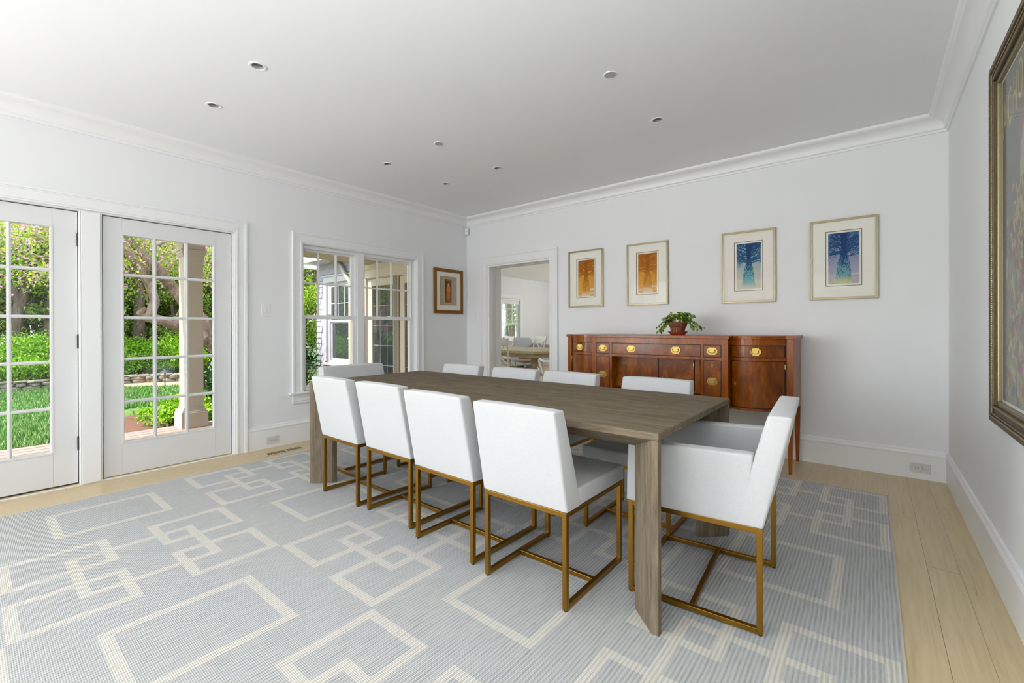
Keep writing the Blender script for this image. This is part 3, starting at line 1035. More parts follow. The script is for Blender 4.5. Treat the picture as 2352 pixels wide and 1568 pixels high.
# ------------------------------------------------------------------ sideboard
def sideboard():
    SX0, SX1, SB = -2.516, -.472, 4.540
    CX0, CX1, CY = -2.102, -.891, 3.830
    EY = 4.055                                  # front of the end posts
    zb, zt = .492, 1.060
    t = thing('sideboard', ((SX0 + SX1) / 2, 4.2, 0), 'antique mahogany sideboard with bowed ends and brass pulls against the wall', 'sideboard')
    def bay(u):                                 # bowed front of an end bay, u 0 at the centre section, 1 at the end post
        return 3.935 + (EY - 3.935) * u - .085 * math.sin(PI * u)
    def bx(side, u):
        return CX1 + (SX1 - .052 - CX1) * u if side > 0 else CX0 + (SX0 + .052 - CX0) * u
    def bowed(m, side, u0, u1, z0, z1, d0, d1, n=14):
        """slab following the bow; d0,d1 distances in front of the bow line"""
        pts = [(bx(side, u0 + (u1 - u0) * k / n), bay(u0 + (u1 - u0) * k / n)) for k in range(n + 1)]
        vs = []
        for z in (z0, z1):
            for d in (d0, d1):
                vs += [(x, y - d, z) for x, y in pts]
        q = n + 1
        fs = []
        for k in range(n):
            fs += [(k, k + 1, q + k + 1, q + k), (2 * q + k, 2 * q + k + 1, 3 * q + k + 1, 3 * q + k), (k, k + 1, 2 * q + k + 1, 2 * q + k), (q + k, q + k + 1, 3 * q + k + 1, 3 * q + k)]
        fs += [(0, q, 3 * q, 2 * q), (n, q + n, 3 * q + n, 2 * q + n)]
        m.add(vs, fs)
    # carcass: body behind all fronts, the outline of the whole case
    rail = MB()
    m = MB()
    m.box(SX0, SX1, 4.09, SB, zb, zt)
    m.box(CX0 + .002, CX0 + .20, 3.951, 4.1, zb + .001, zt - .001)
    m.box(CX1 - .20, CX1 - .002, 3.951, 4.1, zb + .001, zt - .001)
    m.box(CX0 + .003, CX1 - .003, 3.952, 4.1, .87, zt - .0015)
    for side in (-1, 1):
        for (z0, z1) in ((zb, .512), (.886, .910), (1.008, zt)):
            bowed(m, side, 0, 1, z0, z1, -.2, 0)
    # central rails and posts
    for (x0, x1) in ((CX0, CX0 + .044), (CX0 + .182, CX0 + .205), (CX1 - .205, CX1 - .186), (CX1 - .049, CX1)):
        m.box(x0, x1, CY, 3.99, zb, zt)
    m.box(CX0 + .001, CX1 - .001, CY + .0005, 3.985, 1.010, zt - .0005)
    m.box(CX0 + .001, CX1 - .001, CY + .0005, 3.985, .884, .908)
    m.box(CX0 + .001, CX0 + .204, CY + .0005, 3.985, zb + .0005, .512)
    m.box(CX1 - .204, CX1 - .001, CY + .0005, 3.985, zb + .0005, .512)
    m.box(CX0 + .2, CX1 - .2, 3.925, 4.1, .590, .606)
    m.build('carcass', 'mahogany_x', t, t, bevel=.001)
    # curved reveals of the recessed centre
    for s, xe in ((1, CX0 + .205), (-1, CX1 - .205)):
        m = MB()
        pts = [(xe, CY + .012)] + [(xe + s * .055 * (1 - math.cos(k / 8 * PI / 2)), CY + .02 + .10 * math.sin(k / 8 * PI / 2)) for k in range(1, 9)] + [(xe + s * .085, CY + .12), (xe + s * .085, CY + .14), (xe, CY + .14)]
        m.prism(pts, lambda a, b, h: (a, b, h), .606, .884)
        o = m.build('curved_reveal', 'mahogany_flame', t, t)
        smooth_angle(o, 40)
    for x0, x1 in ((SX0, SX0 + .046), (SX1 - .046, SX1)):
        MB().box(x0, x1, EY - .002, 4.10, zb, zt).build('end_post', 'mahogany_z', t, t, bevel=.002)
    # top
    m = MB()
    o_ = .012
    out = [(SX0 - o_, SB), (SX0 - o_, EY - .016), (SX0 + .05, EY - .016)]
    out += [(bx(-1, 1 - k / 12), bay(1 - k / 12) - .016) for k in range(0, 13)][1:]
    out += [(CX0 - o_, bay(0) - .016), (CX0 - o_, CY - .014), (CX1 + o_, CY - .014), (CX1 + o_, bay(0) - .016)]
    out += [(bx(1, k / 12), bay(k / 12) - .016) for k in range(1, 13)]
    out += [(SX1 - .05, EY - .016), (SX1 + o_, EY - .016), (SX1 + o_, SB)]
    m.prism(out, lambda a, b, h: (a, b, h), zt, 1.084)
    m.build('top', 'mahogany_x', t, t, bevel=.002)
    # fronts
    def line_box(m, P, x0, x1, z0, z1):
        m.ring(P, x0, x1, z0, z1, .003, .0005, .0022)
    def pull(par, x, y, z, s=1.0):
        m = MB()
        pl = [(-.041, -.015), (-.034, -.015), (-.024, -.030), (.024, -.030), (.034, -.015), (.041, -.015), (.041, .015), (.034, .015), (.024, .030), (-.024, .030), (-.034, .015), (-.041, .015)]
        m.prism([(a * s, b * s) for a, b in pl], lambda a, b, h: (x + a, y - h, z + b), 0, .003)
        m.prism([(a * s * .78, b * s * .78) for a, b in pl], lambda a, b, h: (x + a, y - h, z + b), .003, .006)
        m.prism([(.022 * s * math.cos(k * PI / 10), .013 * s * math.sin(k * PI / 10)) for k in range(20)], lambda a, b, h: (x + a, y - h, z + b), .006, .009)
        p = m.build('brass_plate', 'brass_polished', par, t, bevel=.0008)
        pts = [(x - .024 * s, y - .012, z + .012 * s)] + [(x + .026 * s * math.sin(a), y - .016, z - .018 * s * math.cos(a) + .004) for a in [(-.8 + k * .16) * PI / 2 for k in range(11)]] + [(x + .024 * s, y - .012, z + .012 * s)]
        MB().tube(pts, .0024, 8).build('bail_handle', 'brass_polished', p, t, smooth=True)
    def keyhole(par, x, y, z):
        MB().prism([(0, .019), (.0075, 0), (0, -.019), (-.0075, 0)], lambda a, b, h: (x + a, y - h, z + b), .0004, .0014).build('escutcheon', 'satinwood_inlay', par, t)
        MB().prism([(0, .009), (.003, .004), (.002, -.008), (-.002, -.008), (-.003, .004)], lambda a, b, h: (x + a, y - h, z + b), .0013, .0019).build('keyhole', 'slot_black', par, t)
    Pc = lambda yy: (lambda s, tt, n: (s, yy - n, tt))
    def flat_front(name, x0, x1, z0, z1, yy, pulls=(), keys=(), depth=.02, matn='mahogany_flame'):
        m = MB().box(x0, x1, yy, yy + depth, z0, z1)
        m.mat(1)
        line_box(m, Pc(yy), x0 + .0005, x1 - .0005, z0 + .0005, z1 - .0005)
        m.mat(0)
        o = m.build(name, [matn, 'ebony_line'], t, t)
        for p in pulls: pull(o, p[0], yy, p[1])
        for k in keys: keyhole(o, k[0], yy, k[1])
        return o
    y = CY - .001
    flat_front('drawer', CX0 + .207, CX1 - .207, .911, 1.007, y, [(-1.704, .959), (-1.303, .959)], [(-1.50, .962)])
    flat_front('drawer', CX0 + .046, CX0 + .180, .911, 1.007, y, [(CX0 + .113, .959)])
    flat_front('drawer', CX1 - .184, CX1 - .051, .911, 1.007, y, [(CX1 - .118, .959)])
    flat_front('bottle_drawer', CX0 + .046, CX0 + .180, .515, .882, y, [(CX0 + .113, .713)], [(CX0 + .113, .842)])
    flat_front('bottle_drawer', CX1 - .184, CX1 - .051, .515, .882, y, [(CX1 - .118, .713)], [(CX1 - .118, .842)])
    mid = (CX0 + CX1) / 2
    for x0, x1, kx, hx_ in ((CX0 + .295, mid - .003, mid - .035, CX0 + .297), (mid + .003, CX1 - .295, mid + .035, CX1 - .297)):
        d = flat_front('cupboard_door', x0, x1, .608, .882, CY + .115, (), [(kx, .700)])
        MB().box(hx_ - .004, hx_ + .004, CY + .109, CY + .118, .810, .845).build('hinge', 'brass_polished', d, t, bevel=.001)
    for side in (-1, 1):
        for nm, z0, z1 in (('bow_drawer', .913, 1.006), ('bow_door', .515, .884)):
            m = MB()
            bowed(m, side, .012, .985, z0, z1, -.02, .002)
            m.mat(1)
            for a, b in ((z0, z0 + .004), (z1 - .004, z1)):
                bowed(m, side, .012, .985, a, b, .002, .0036)
            for a, b in ((.012, .022), (.975, .985)):
                bowed(m, side, a, b, z0, z1, .002, .0036, 2)
            o = m.build(nm, ['mahogany_flame', 'ebony_line'], t, t)
            smooth_angle(o, 40)
            if nm == 'bow_drawer':
                u = .49
                pull(o, bx(side, u), bay(u) - .003, .958)
            else:
                keyhole(o, bx(side, .09), bay(.09) - .003, .700)
                for hz in (.56, .82):
                    MB().box(bx(side, .99) - .003, bx(side, .99) + .003, bay(.99) - .006, bay(.99) + .004, hz, hz + .04).build('hinge', 'brass_polished', o, t, bevel=.001)
    # tapered square legs
    def leg(x, yy, w=.044):
        m = MB()
        k = w / 2
        kk = .011
        m.hexa([(x - kk, yy - kk, 0), (x + kk, yy - kk, 0), (x + kk, yy + kk, 0), (x - kk, yy + kk, 0), (x - k, yy - k, zb), (x + k, yy - k, zb), (x + k, yy + k, zb), (x - k, yy + k, zb)])
        m.build('leg', 'mahogany_z', t, t, bevel=.0015)
    for x in (SX0 + .024, SX1 - .024):
        leg(x, EY + .022)
        leg(x, SB - .03)
    for x in (CX0 + .024, CX0 + .19, CX1 - .19, CX1 - .024):
        leg(x, CY + .026)
    return t
sideboard()

# ------------------------------------------------------------------ potted plant on the sideboard
def leaf_strip(mb, base, d, up, L, W, bend=.25, rng=random):
    """small folded leaf, four faces"""
    d = Vector(d).normalized()
    s = d.cross(Vector(up)).normalized()
    n = s.cross(d).normalized()
    b = Vector(base)
    p = [b, b + d * L * .35 + s * W * .5 + n * W * .12, b + d * L * .35 - s * W * .5 + n * W * .12, b + d * L * .35,
         b + d * L * .72 + s * W * .36 - n * L * bend * .3, b + d * L * .72 - s * W * .36 - n * L * bend * .3, b + d * L * .72 - n * L * bend * .35, b + d * L - n * L * bend]
    mb.add(p, [(0, 1, 3), (0, 3, 2), (1, 4, 6, 3), (3, 6, 5, 2), (4, 7, 6), (6, 7, 5)])

def potted_plant():
    px, py, z = -1.385, 4.13, 1.0848
    t = thing('potted_plant', (px, py, z), 'small trailing green plant in a terracotta pot on the sideboard', 'plant')
    m = MB().lathe([(.0001, 0), (.058, 0), (.085, .026), (.088, .031), (.084, .031), (.058, .007), (.0001, .007)], (px, py, z), 40)
    smooth_angle(m.build('saucer', 'saucer_terracotta', t, t), 40)
    m = MB().lathe([(.0001, .008), (.055, .008), (.068, .072), (.067, .074), (.077, .076), (.082, .108), (.080, .114), (.072, .114), (.070, .10), (.0001, .095)], (px, py, z), 40)
    p = m.build('pot', 'terracotta', t, t)
    smooth_angle(p, 40)
    MB().lathe([(.0001, .104), (.05, .108), (.0705, .101), (.0705, .098), (.0001, .097)], (px, py, z), 24).build('soil', 'potting_soil', t, t)
    rng = random.Random(7)
    stems, leaves = MB(), MB()
    heads = []
    for k in range(46):
        a = rng.uniform(0, 2 * PI)
        if k < 9: a = PI + rng.uniform(-.5, .5)            # trailing left
        elif k < 14: a = rng.uniform(-.45, .35)             # trailing right
        r = rng.uniform(.09, .20) if k < 14 else rng.uniform(.04, .12)
        hz = rng.uniform(.02, .05) if k < 14 else rng.uniform(.04, .10)
        drop = rng.uniform(.04, .13) if k < 14 else rng.uniform(0, .03)
        ysc = .75
        pts = []
        for i in range(9):
            u = i / 8
            pts.append(Vector((px + math.cos(a) * (.03 + r * u), py + math.sin(a) * (.03 + r * u) * ysc, z + .105 + hz * math.sin(min(1, u * 1.6) * PI / 2) - drop * max(0, u - .35) ** 1.3 * 1.8)))
        stems.tube(pts, [.0016 - .0009 * i / 8 for i in range(9)], 5)
        for i in range(2, 9):
            for sgn in (-1, 1):
                if rng.random() < .12: continue
                d = (pts[i] - pts[i - 1]).normalized()
                side = Vector((-d.y, d.x, 0)) * sgn
                dd = d * rng.uniform(.2, .8) + side * rng.uniform(.5, 1) + Vector((0, 0, rng.uniform(-.9, .35)))
                leaf_strip(leaves, pts[i], dd, (rng.uniform(-.3, .3), rng.uniform(-.3, .3), 1), rng.uniform(.022, .038), rng.uniform(.016, .024))
    for k in range(3):
        x = px - .03 + k * .022
        stems.tube([(x, py - .073, z + .06), (x + .003, py - .085, z + .045), (x + .002, py - .087, z + .02)], .0016, 5)
    stems.build('stems', 'bark_warm', t, t)
    leaves.build('foliage', 'plant_leaf', t, t, fix=False)
potted_plant()

# ------------------------------------------------------------------ pictures
def paint_sheet(name, P, s0, s1, t0, t1, n, img, parent, root):
    """flat printed sheet: img[row, col] rgb (linear), row 0 at the top"""
    h, w = img.shape[:2]
    vs, fs = [], []
    for j in range(h + 1):
        for i in range(w + 1):
            vs.append(Vector(P(s0 + (s1 - s0) * i / w, t1 + (t0 - t1) * j / h, n)) - root.location)
    for j in range(h):
        for i in range(w):
            a = j * (w + 1) + i
            fs.append((a, a + w + 1, a + w + 2, a + 1))
    me = bpy.data.meshes.new(name)
    me.from_pydata([tuple(v) for v in vs], [], fs)
    ca = me.color_attributes.new('Col', 'FLOAT_COLOR', 'CORNER')
    arr = np.ones((h * w, 4, 4), np.float32)
    arr[:, :, :3] = img.reshape(h * w, 1, 3)
    ca.data.foreach_set('color', arr.ravel())
    me.materials.append(MATS['print_paper'])
    o = bpy.data.objects.new(name, me)
    COL.objects.link(o)
    o.parent = parent
    return o
lin = lambda c: np.array(srgb(*c)[:3])

def tree_print(seed, top, mid, low, sky_hi, sky_lo, ground, h=200, w=112):
    """linocut-like tree: massive trunk flaring downward with branches fanning sideways and up"""
    rng = random.Random(seed)
    yy, xx = np.mgrid[0:h, 0:w]
    v = (yy + .5) / h
    u = (xx + .5) / w
    k = np.clip(v, 0, 1)[..., None]
    img = lin(sky_hi) * (1 - k) + lin(sky_lo) * k
    # pale streaks of ground at the foot
    for _ in range(14):
        cy, cx, lw = rng.uniform(.80, 1), rng.uniform(0, 1), rng.uniform(.1, .35)
        m = (abs(v - cy) < .006) & (abs(u - cx) < lw)
        img[m] = lin(ground)
    dist = np.full((h, w), 9.0)
    def seg(x0, y0, x1, y1, r0, r1):
        ax, ay, bx_, by_ = x0, y0 * h / w, x1, y1 * h / w
        px_, py_ = u, v * h / w
        dx, dy = bx_ - ax, by_ - ay
        tt = np.clip(((px_ - ax) * dx + (py_ - ay) * dy) / max(1e-9, dx * dx + dy * dy), 0, 1)
        d = np.hypot(px_ - ax - tt * dx, py_ - ay - tt * dy) - (r0 + (r1 - r0) * tt)
        np.minimum(dist, d, out=dist)
    def branch(x, y, ang, L, r, depth):
        if depth == 0 or r < .003: return
        nseg = 3
        for i in range(nseg):
            nx, ny = x + math.cos(ang) * L / nseg, y - math.sin(ang) * L / nseg * w / h
            seg(x, y, nx, ny, r, r * .8)
            x, y, r = nx, ny, r * .8
            ang += rng.uniform(-.3, .3)
            branch(x, y, ang + rng.choice((-1, 1)) * rng.uniform(.4, .9), L * .62, r * .62, depth - 1)
        branch(x, y, ang + rng.uniform(-.3, .3), L * .6, r * .8, depth - 1)
    for i in range(20):
        y = .01 + .44 * i / 19
        for sgn in (-1, 1):
            a = rng.uniform(-.25, .9) if y > .2 else rng.uniform(.3, 1.3)
            branch(.52 + sgn * .05, y + rng.uniform(-.02, .02), a if sgn > 0 else PI - a, rng.uniform(.32, .55), .026, 3)
    br = dist < 0
    kk = np.clip(v / .55, 0, 1)[..., None]
    bc = lin(top) * (1 - kk) + lin(mid) * kk
    img = np.where(br[..., None], bc, img)
    # trunk
    c = .51
    hw = .095 + .012 * np.cos(v * 9) + .10 * np.clip((v - .34) / .25, 0, 1) ** 1.3 + .10 * np.clip((v - .59) / .38, 0, 1) ** 1.5
    tr = abs(u - c + .03 * np.clip(v - .5, 0, 1)) < hw
    stripes = np.array([[rng.random() for _ in range(w)] for _ in range(h)])
    for q in range(1, 5):
        stripes[q:] = np.maximum(stripes[q:], stripes[:-q] * (rng.random() * .06 + .92))
    stripes = np.roll(stripes, 3, 0)
    kk = np.clip((v - .25) / .75, 0, 1)
    tc = lin(top)[None, None] * (1 - kk[..., None]) + lin(mid)[None, None] * kk[..., None]
    tc = np.where(((stripes > 1.02 - .35 * np.clip((v - .3) / .7, 0, 1)))[..., None], lin(low), tc)
    fade = np.clip((v - .84) / .16, 0, 1)[..., None]
    tc = tc * (1 - fade) + lin(ground) * fade
    img = np.where(tr[..., None], tc, img)
    edge = np.array([[rng.random() for _ in range(w)] for _ in range(h)])
    img = np.where(((edge > .9) & (v < .6) & ~br & ~tr)[..., None], img * .8, img)
    return img.astype(np.float32)

def framed(name, P, s0, s1, t0, t1, fw, fd, fmat, matm, win, sheet_in, imgf, label, cat='picture', group=None, tilt=0, paper='mat_board', winline='frame_dark_bronze'):
    t = thing(name, P((s0 + s1) / 2, t0, 0), label, cat, group)
    f = MB()
    f.ring(P, s0, s1, t0, t1, fw, .002, fd)
    f.ring(P, s0, s1, t0, t1, fw * .38, fd, fd + .004)
    f.ring(P, s0 + fw * .72, s1 - fw * .72, t0 + fw * .72, t1 - fw * .72, fw * .28, fd, fd + .002)
    f.build('frame', fmat, t, t, bevel=.0012)
    m = MB()
    a0, a1, b0, b1 = win
    w_ = min(a0 - s0 - fw, 10)
    P2 = P
    m.boxm(P, s0 + fw, a0, t0 + fw, t1 - fw, .006, .012)
    m.boxm(P, a1, s1 - fw, t0 + fw, t1 - fw, .006, .012)
    m.boxm(P, a0, a1, t0 + fw, b0, .006, .012)
    m.boxm(P, a0, a1, b1, t1 - fw, .006, .012)
    mm = m.build('mat_board', matm, t, t)
    MB().ring(P, a0, a1, b0, b1, .004, .011, .0135).build('mat_fillet', winline, mm, t)
    MB().boxm(P, a0, a1, b0, b1, .004, .007).build('backing_paper', paper, t, t)
    if imgf is not None:
        paint_sheet('print', P, *sheet_in, .0078, imgf, t, t)
    MB().boxm(P, s0 + fw * .8, s1 - fw * .8, t0 + fw * .8, t1 - fw * .8, .0145, .0155).build('picture_glass', 'museum_glass', t, t)
    return t
# sheets: s grows rightwards along the back wall
OR = ((150, 84, 10), (170, 104, 24), (206, 150, 60), (204, 136, 26), (216, 164, 70), (228, 210, 180))
BL = ((14, 52, 100), (28, 100, 136), (120, 178, 184), (96, 146, 176), (210, 204, 182), (212, 206, 188))
BL2 = ((16, 50, 108), (24, 84, 124), (110, 160, 168), (66, 112, 164), (182, 172, 186), (206, 196, 130))
def pic(k, x0, x1, z0, z1, col, seed, label, lr, mt):
    win = (x0 + .107, x1 - .101, z0 + .108, z1 - .098)
    sh = (win[0] + .020, win[1] - .017, win[2] + .018, win[3] - .018)
    framed('framed_print', PB, x0, x1, z0, z1, .018, .018, 'frame_champagne', mt, win, sh, tree_print(seed, *col), label, 'picture', 'four tree prints in gilt frames above the sideboard')
pic(1, -2.814, -2.361, 1.393, 2.055, OR, 3, 'framed amber tree print nearest the doorway, leftmost of the four', 0, 'mat_board')
pic(2, -2.075, -1.625, 1.394, 2.053, OR, 5, 'framed amber tree print hanging left of the potted plant, second of four', 0, 'mat_board')
pic(3, -1.111, -.664, 1.382, 2.043, BL, 8, 'framed blue tree print above the right of the sideboard, beige background', 0, 'mat_board_warm')
pic(4, -.410, .041, 1.383, 2.046, BL2, 11, 'framed blue tree print with lilac background, rightmost of the four', 0, 'mat_board')

def small_print(h=110, w=30):
    rng = random.Random(2)
    yy, xx = np.mgrid[0:h, 0:w]
    v, u = (yy + .5) / h, (xx + .5) / w
    img = np.zeros((h, w, 3)) + lin((92, 42, 14))
    img = np.where((v > .6)[..., None], lin((128, 70, 20)), img)
    for (cy, ry, rx, c) in ((.22, .07, .16, (176, 100, 20)), (.45, .2, .30, (196, 124, 16)), (.72, .2, .2, (186, 110, 20)), (.25, .035, .08, (222, 180, 110))):
        m = ((v - cy) / ry) ** 2 + ((u - .5) / rx) ** 2 < 1
        img[m] = lin(c)
    m = (abs(v - .05) < .015) & (abs(u - .5) < .35)
    img[m] = lin((150, 110, 70))
    return img.astype(np.float32)
t = framed('framed_print', PA, 3.938, 4.471, 1.353, 1.963, .044, .020, 'frame_gold_brown', 'mat_board', (4.050, 4.352, 1.468, 1.858),
       (4.142, 4.262, 1.505, 1.822), small_print(), 'small print in a brown gold frame on the window wall near the corner', paper='paper_tan', winline='frame_gold_brown')

# ---- large poster on the right wall
def poster():
    s0, s1, z0, z1 = 1.70, 2.895, .735, 2.292
    t = thing('framed_poster', PC((s0 + s1) / 2, z0, 0), 'large poster in an ornate bronze frame cut off by the right picture edge', 'picture')
    f = MB()
    f.ring(PC, s0, s1, z0, z1, .028, .002, .034)
    f.ring(PC, s0 + .028, s1 - .028, z0 + .028, z1 - .028, .034, .002, .026)
    f.ring(PC, s0 + .062, s1 - .062, z0 + .062, z1 - .062, .012, .002, .032)
    fr = f.build('frame', 'frame_dark_bronze', t, t, bevel=.004, seg=3)
    l = MB().ring(PC, s0 + .074, s1 - .074, z0 + .074, z1 - .074, .020, .002, .020)
    l.ring(PC, s0 + .030, s1 - .030, z0 + .030, z1 - .030, .006, .026, .030)
    l.build('gilt_liner', 'frame_silver_gilt', t, t, bevel=.002)
    bd = MB()
    def beads(a0, a1, b, vert, r, step, n):
        k = int((a1 - a0) / step)
        for i in range(k):
            c = a0 + (i + .5) * step
            p = PC(b, c, n) if vert else PC(c, b, n)
            vs = [(p[0] + dx * r, p[1] + dy * r, p[2] + dz * r) for dx, dy, dz in ((-1, 0, 0), (0, 1, 0), (0, -1, 0), (0, 0, 1), (0, 0, -1), (1, 0, 0))]
            bd.add(vs, [(0, 1, 3), (0, 3, 2), (0, 2, 4), (0, 4, 1), (5, 3, 1), (5, 2, 3), (5, 4, 2), (5, 1, 4)])
    for r, off, n, st in ((.0042, .024, .034, .0115), (.0038, .068, .032, .0098)):
        for b in (s1 - off, s0 + off):
            beads(z0 + off, z1 - off, b, True, r, st, n)
        for b in (z0 + off, z1 - off):
            beads(s0 + off, s1 - off, b, False, r, st, n)
    bd.build('beading', 'frame_silver_gilt', fr, t, fix=False)
    a0, a1, b0, b1 = s0 + .094, s1 - .094, z0 + .094, z1 - .094
    MB().boxm(PC, a0, a1, b0, b1, .003, .006).build('backing_paper', 'mat_board', t, t)
    # generic poster: grey ground, pale column and a fall of red and yellow leaf shapes
    h, w = 200, 120
    rng = random.Random(21)
    yy, xx = np.mgrid[0:h, 0:w]
    v, u = (yy + .5) / h, (xx + .5) / w             # u 0 = far (left seen from the room)
    img = np.zeros((h, w, 3)) + lin((128, 128, 123))
    img *= (1 - .12 * np.sin(v * 5))[..., None]
    def blob(cy, cx, ry, rx, c, a=1.0, ang=0):
        dx, dy = (u - cx) * w / h, v - cy
        x_, y_ = dx * math.cos(ang) + dy * math.sin(ang), -dx * math.sin(ang) + dy * math.cos(ang)
        m = (x_ / rx) ** 2 + (y_ / ry) ** 2 < 1
        img[m] = img[m] * (1 - a) + lin(c) * a
    blob(.22, .36, .10, .052, (146, 118, 112), .8)
    blob(.36, .38, .16, .055, (176, 170, 152), .9)
    blob(.50, .48, .12, .09, (196, 168, 60), .8)
    for k in range(760):
        cy = rng.uniform(.36, .99)
        spread = .16 + .3 * (cy - .34)
        cx = .36 + rng.gauss(0, spread * .6)
        if cx < .07: continue
        blob(cy, cx, rng.uniform(.010, .022), rng.uniform(.005, .010), rng.choice(((158, 146, 96), (176, 162, 104), (136, 92, 90), (140, 80, 80), (132, 130, 112), (176, 172, 154), (112, 108, 98))), .85, rng.uniform(-.5, .5))
    img = img[:, ::-1]                               # sheet runs with growing y, seen from the other side
    paint_sheet('print', PC, a0 + .012, a1 - .012, b0 + .012, b1 - .012, .0068, img.astype(np.float32), t, t)
    # arched lettering
    y = a1 - .028
    cols = []
    for i, ch in enumerate('ACHOU L'):
        if ch == ' ':
            y -= .05
            continue
        cu = bpy.data.curves.new('letter', 'FONT')
        cu.body = ch
        cu.size = .245
        cu.extrude = .0003
        cu.align_x = 'CENTER'
        tmp = bpy.data.objects.new('letter', cu)
        COL.objects.link(tmp)
        me = bpy.data.meshes.new_from_object(tmp.evaluated_get(bpy.context.evaluated_depsgraph_get()))
        p = Vector(PC(y - .034, b1 - .255 + .022 * i, .0082)) - t.location
        me.transform(Matrix.Translation(p) @ Matrix(((0, 0, -1), (-1, 0, 0), (0, 1, 0))).to_4x4() @ Matrix.Diagonal((.36, .9, 1, 1)))
        cols.append(([tuple(v.co) for v in me.vertices], [tuple(f.vertices) for f in me.polygons]))
        bpy.data.objects.remove(tmp, do_unlink=True)
        y -= .084
    mb = MB()
    for vs_, fs_ in cols:
        mb.add(vs_, fs_)
    me = bpy.data.meshes.new('lettering')
    me.from_pydata(mb.v, [], mb.f)
    me.materials.append(MATS['letter_gold'])
    o = bpy.data.objects.new('lettering', me)
    COL.objects.link(o)
    o.parent = t
    MB().boxm(PC, a0 - .004, a1 + .004, b0 - .004, b1 + .004, .0115, .0135).build('picture_glass', 'picture_glass', t, t)
poster()

# ---- uplighter added out of view behind the camera to brighten the ceiling
def uplighter():
    x, y = -.45, -.75
    t = thing('added_floor_lamp', (x, y, 0), 'slim uplighter floor lamp added out of view behind the camera to brighten the ceiling', 'floor lamp')
    MB().lathe([(.0001, 0), (.15, 0), (.15, .02), (.02, .03), (.0001, .03)], (x, y, 0), 24).build('base', 'frame_dark_bronze', t, t)
    MB().lathe([(.011, .03), (.011, 1.72), (.0001, 1.72)], (x, y, 0), 12).build('pole', 'frame_dark_bronze', t, t)
    MB().lathe([(.02, 1.70), (.10, 1.73), (.19, 1.80), (.20, 1.83), (.185, 1.83), (.09, 1.745), (.0001, 1.735)], (x, y, 0), 24).build('lamp_shade', 'fixture_white', t, t)
    l = light('added_lamp_light', 'AREA', (x, y, 1.84), (0, 0, 1), 105, (.93, .97, 1), (.3, .3))
uplighter()

# ------------------------------------------------------------------ outside: ground, porch, wing of the house
G = -.25
YW = 4.60
struct(MB().box(-60, XA - .3, -40, 60, G - .3, G).build('ground', 'lawn_soil', origin=(0, 0, 0)))
def poly_slab(name, pts, z0, z1, m):
    return MB().prism(pts, lambda a, b, h: (a, b, h), z0, z1).build(name, m, origin=(0, 0, 0))
o = struct(poly_slab('mulch_bed', [(-7.12, .95), (-8.6, 1.12), (-9.1, 1.56), (-9.5, 2.1), (-10.0, 3.2), (-10.2, 4.6), (-7.12, 4.6)], G, G + .02, 'mulch'))
o = struct(poly_slab('mulch_strip', [(-14.05, 2.2), (-13.25, 2.95), (-12.8, 5), (-14.6, 6), (-14.95, 2.0)], G, G + .015, 'mulch_pale'))
struct(MB().box(-7.11, XA - .16, -8, YW, -.16, -.12).build('deck', 'deck_wood', origin=(0, 0, 0)))
mb = MB()
for k in range(17):
    x = -7.11 + k * .143
    mb.box(x, x + .006, -8, YW, -.121, -.1185)
mb.box(-7.08, -7.05, -8, YW, G, -.16)
struct(mb.build('deck_joint', 'gap_dark', origin=(0, 0, 0)))
def grass():
    rng = np.random.default_rng(3)
    n = 52000
    x = -7.16 - 7.6 * rng.random(n) ** 1.35
    y = -1.3 + 5.0 * rng.random(n)
    bed = (y > .95 + .17 * (-7.12 - x)) & (x > -10.1)
    keep = ~bed & ~((x < -13.1) & (y > 2.2 + .9 * (x + 14.05) * 1.0) & (y > 2.2))
    x, y = x[keep], y[keep]
    n = len(x)
    h = .045 + .05 * rng.random(n)
    a = rng.random(n) * 2 * PI
    w = .006 + .004 * rng.random(n) + .0006 * (-x)
    lx, ly = rng.normal(0, .022, n), rng.normal(0, .022, n)
    V = np.zeros((n, 3, 3))
    V[:, 0] = np.stack([x - w * np.cos(a), y - w * np.sin(a), np.full(n, G)], 1)
    V[:, 1] = np.stack([x + w * np.cos(a), y + w * np.sin(a), np.full(n, G)], 1)
    V[:, 2] = np.stack([x + lx, y + ly, G + h], 1)
    me = bpy.data.meshes.new('lawn_grass')
    me.from_pydata(V.reshape(-1, 3).tolist(), [], np.arange(n * 3).reshape(n, 3).tolist())
    me.materials.append(MATS['grass_blade'])
    o = bpy.data.objects.new('lawn_grass', me)
    COL.objects.link(o)
    tag(o, 'short green lawn grass beyond the wooden deck', 'grass', kind='stuff')
grass()

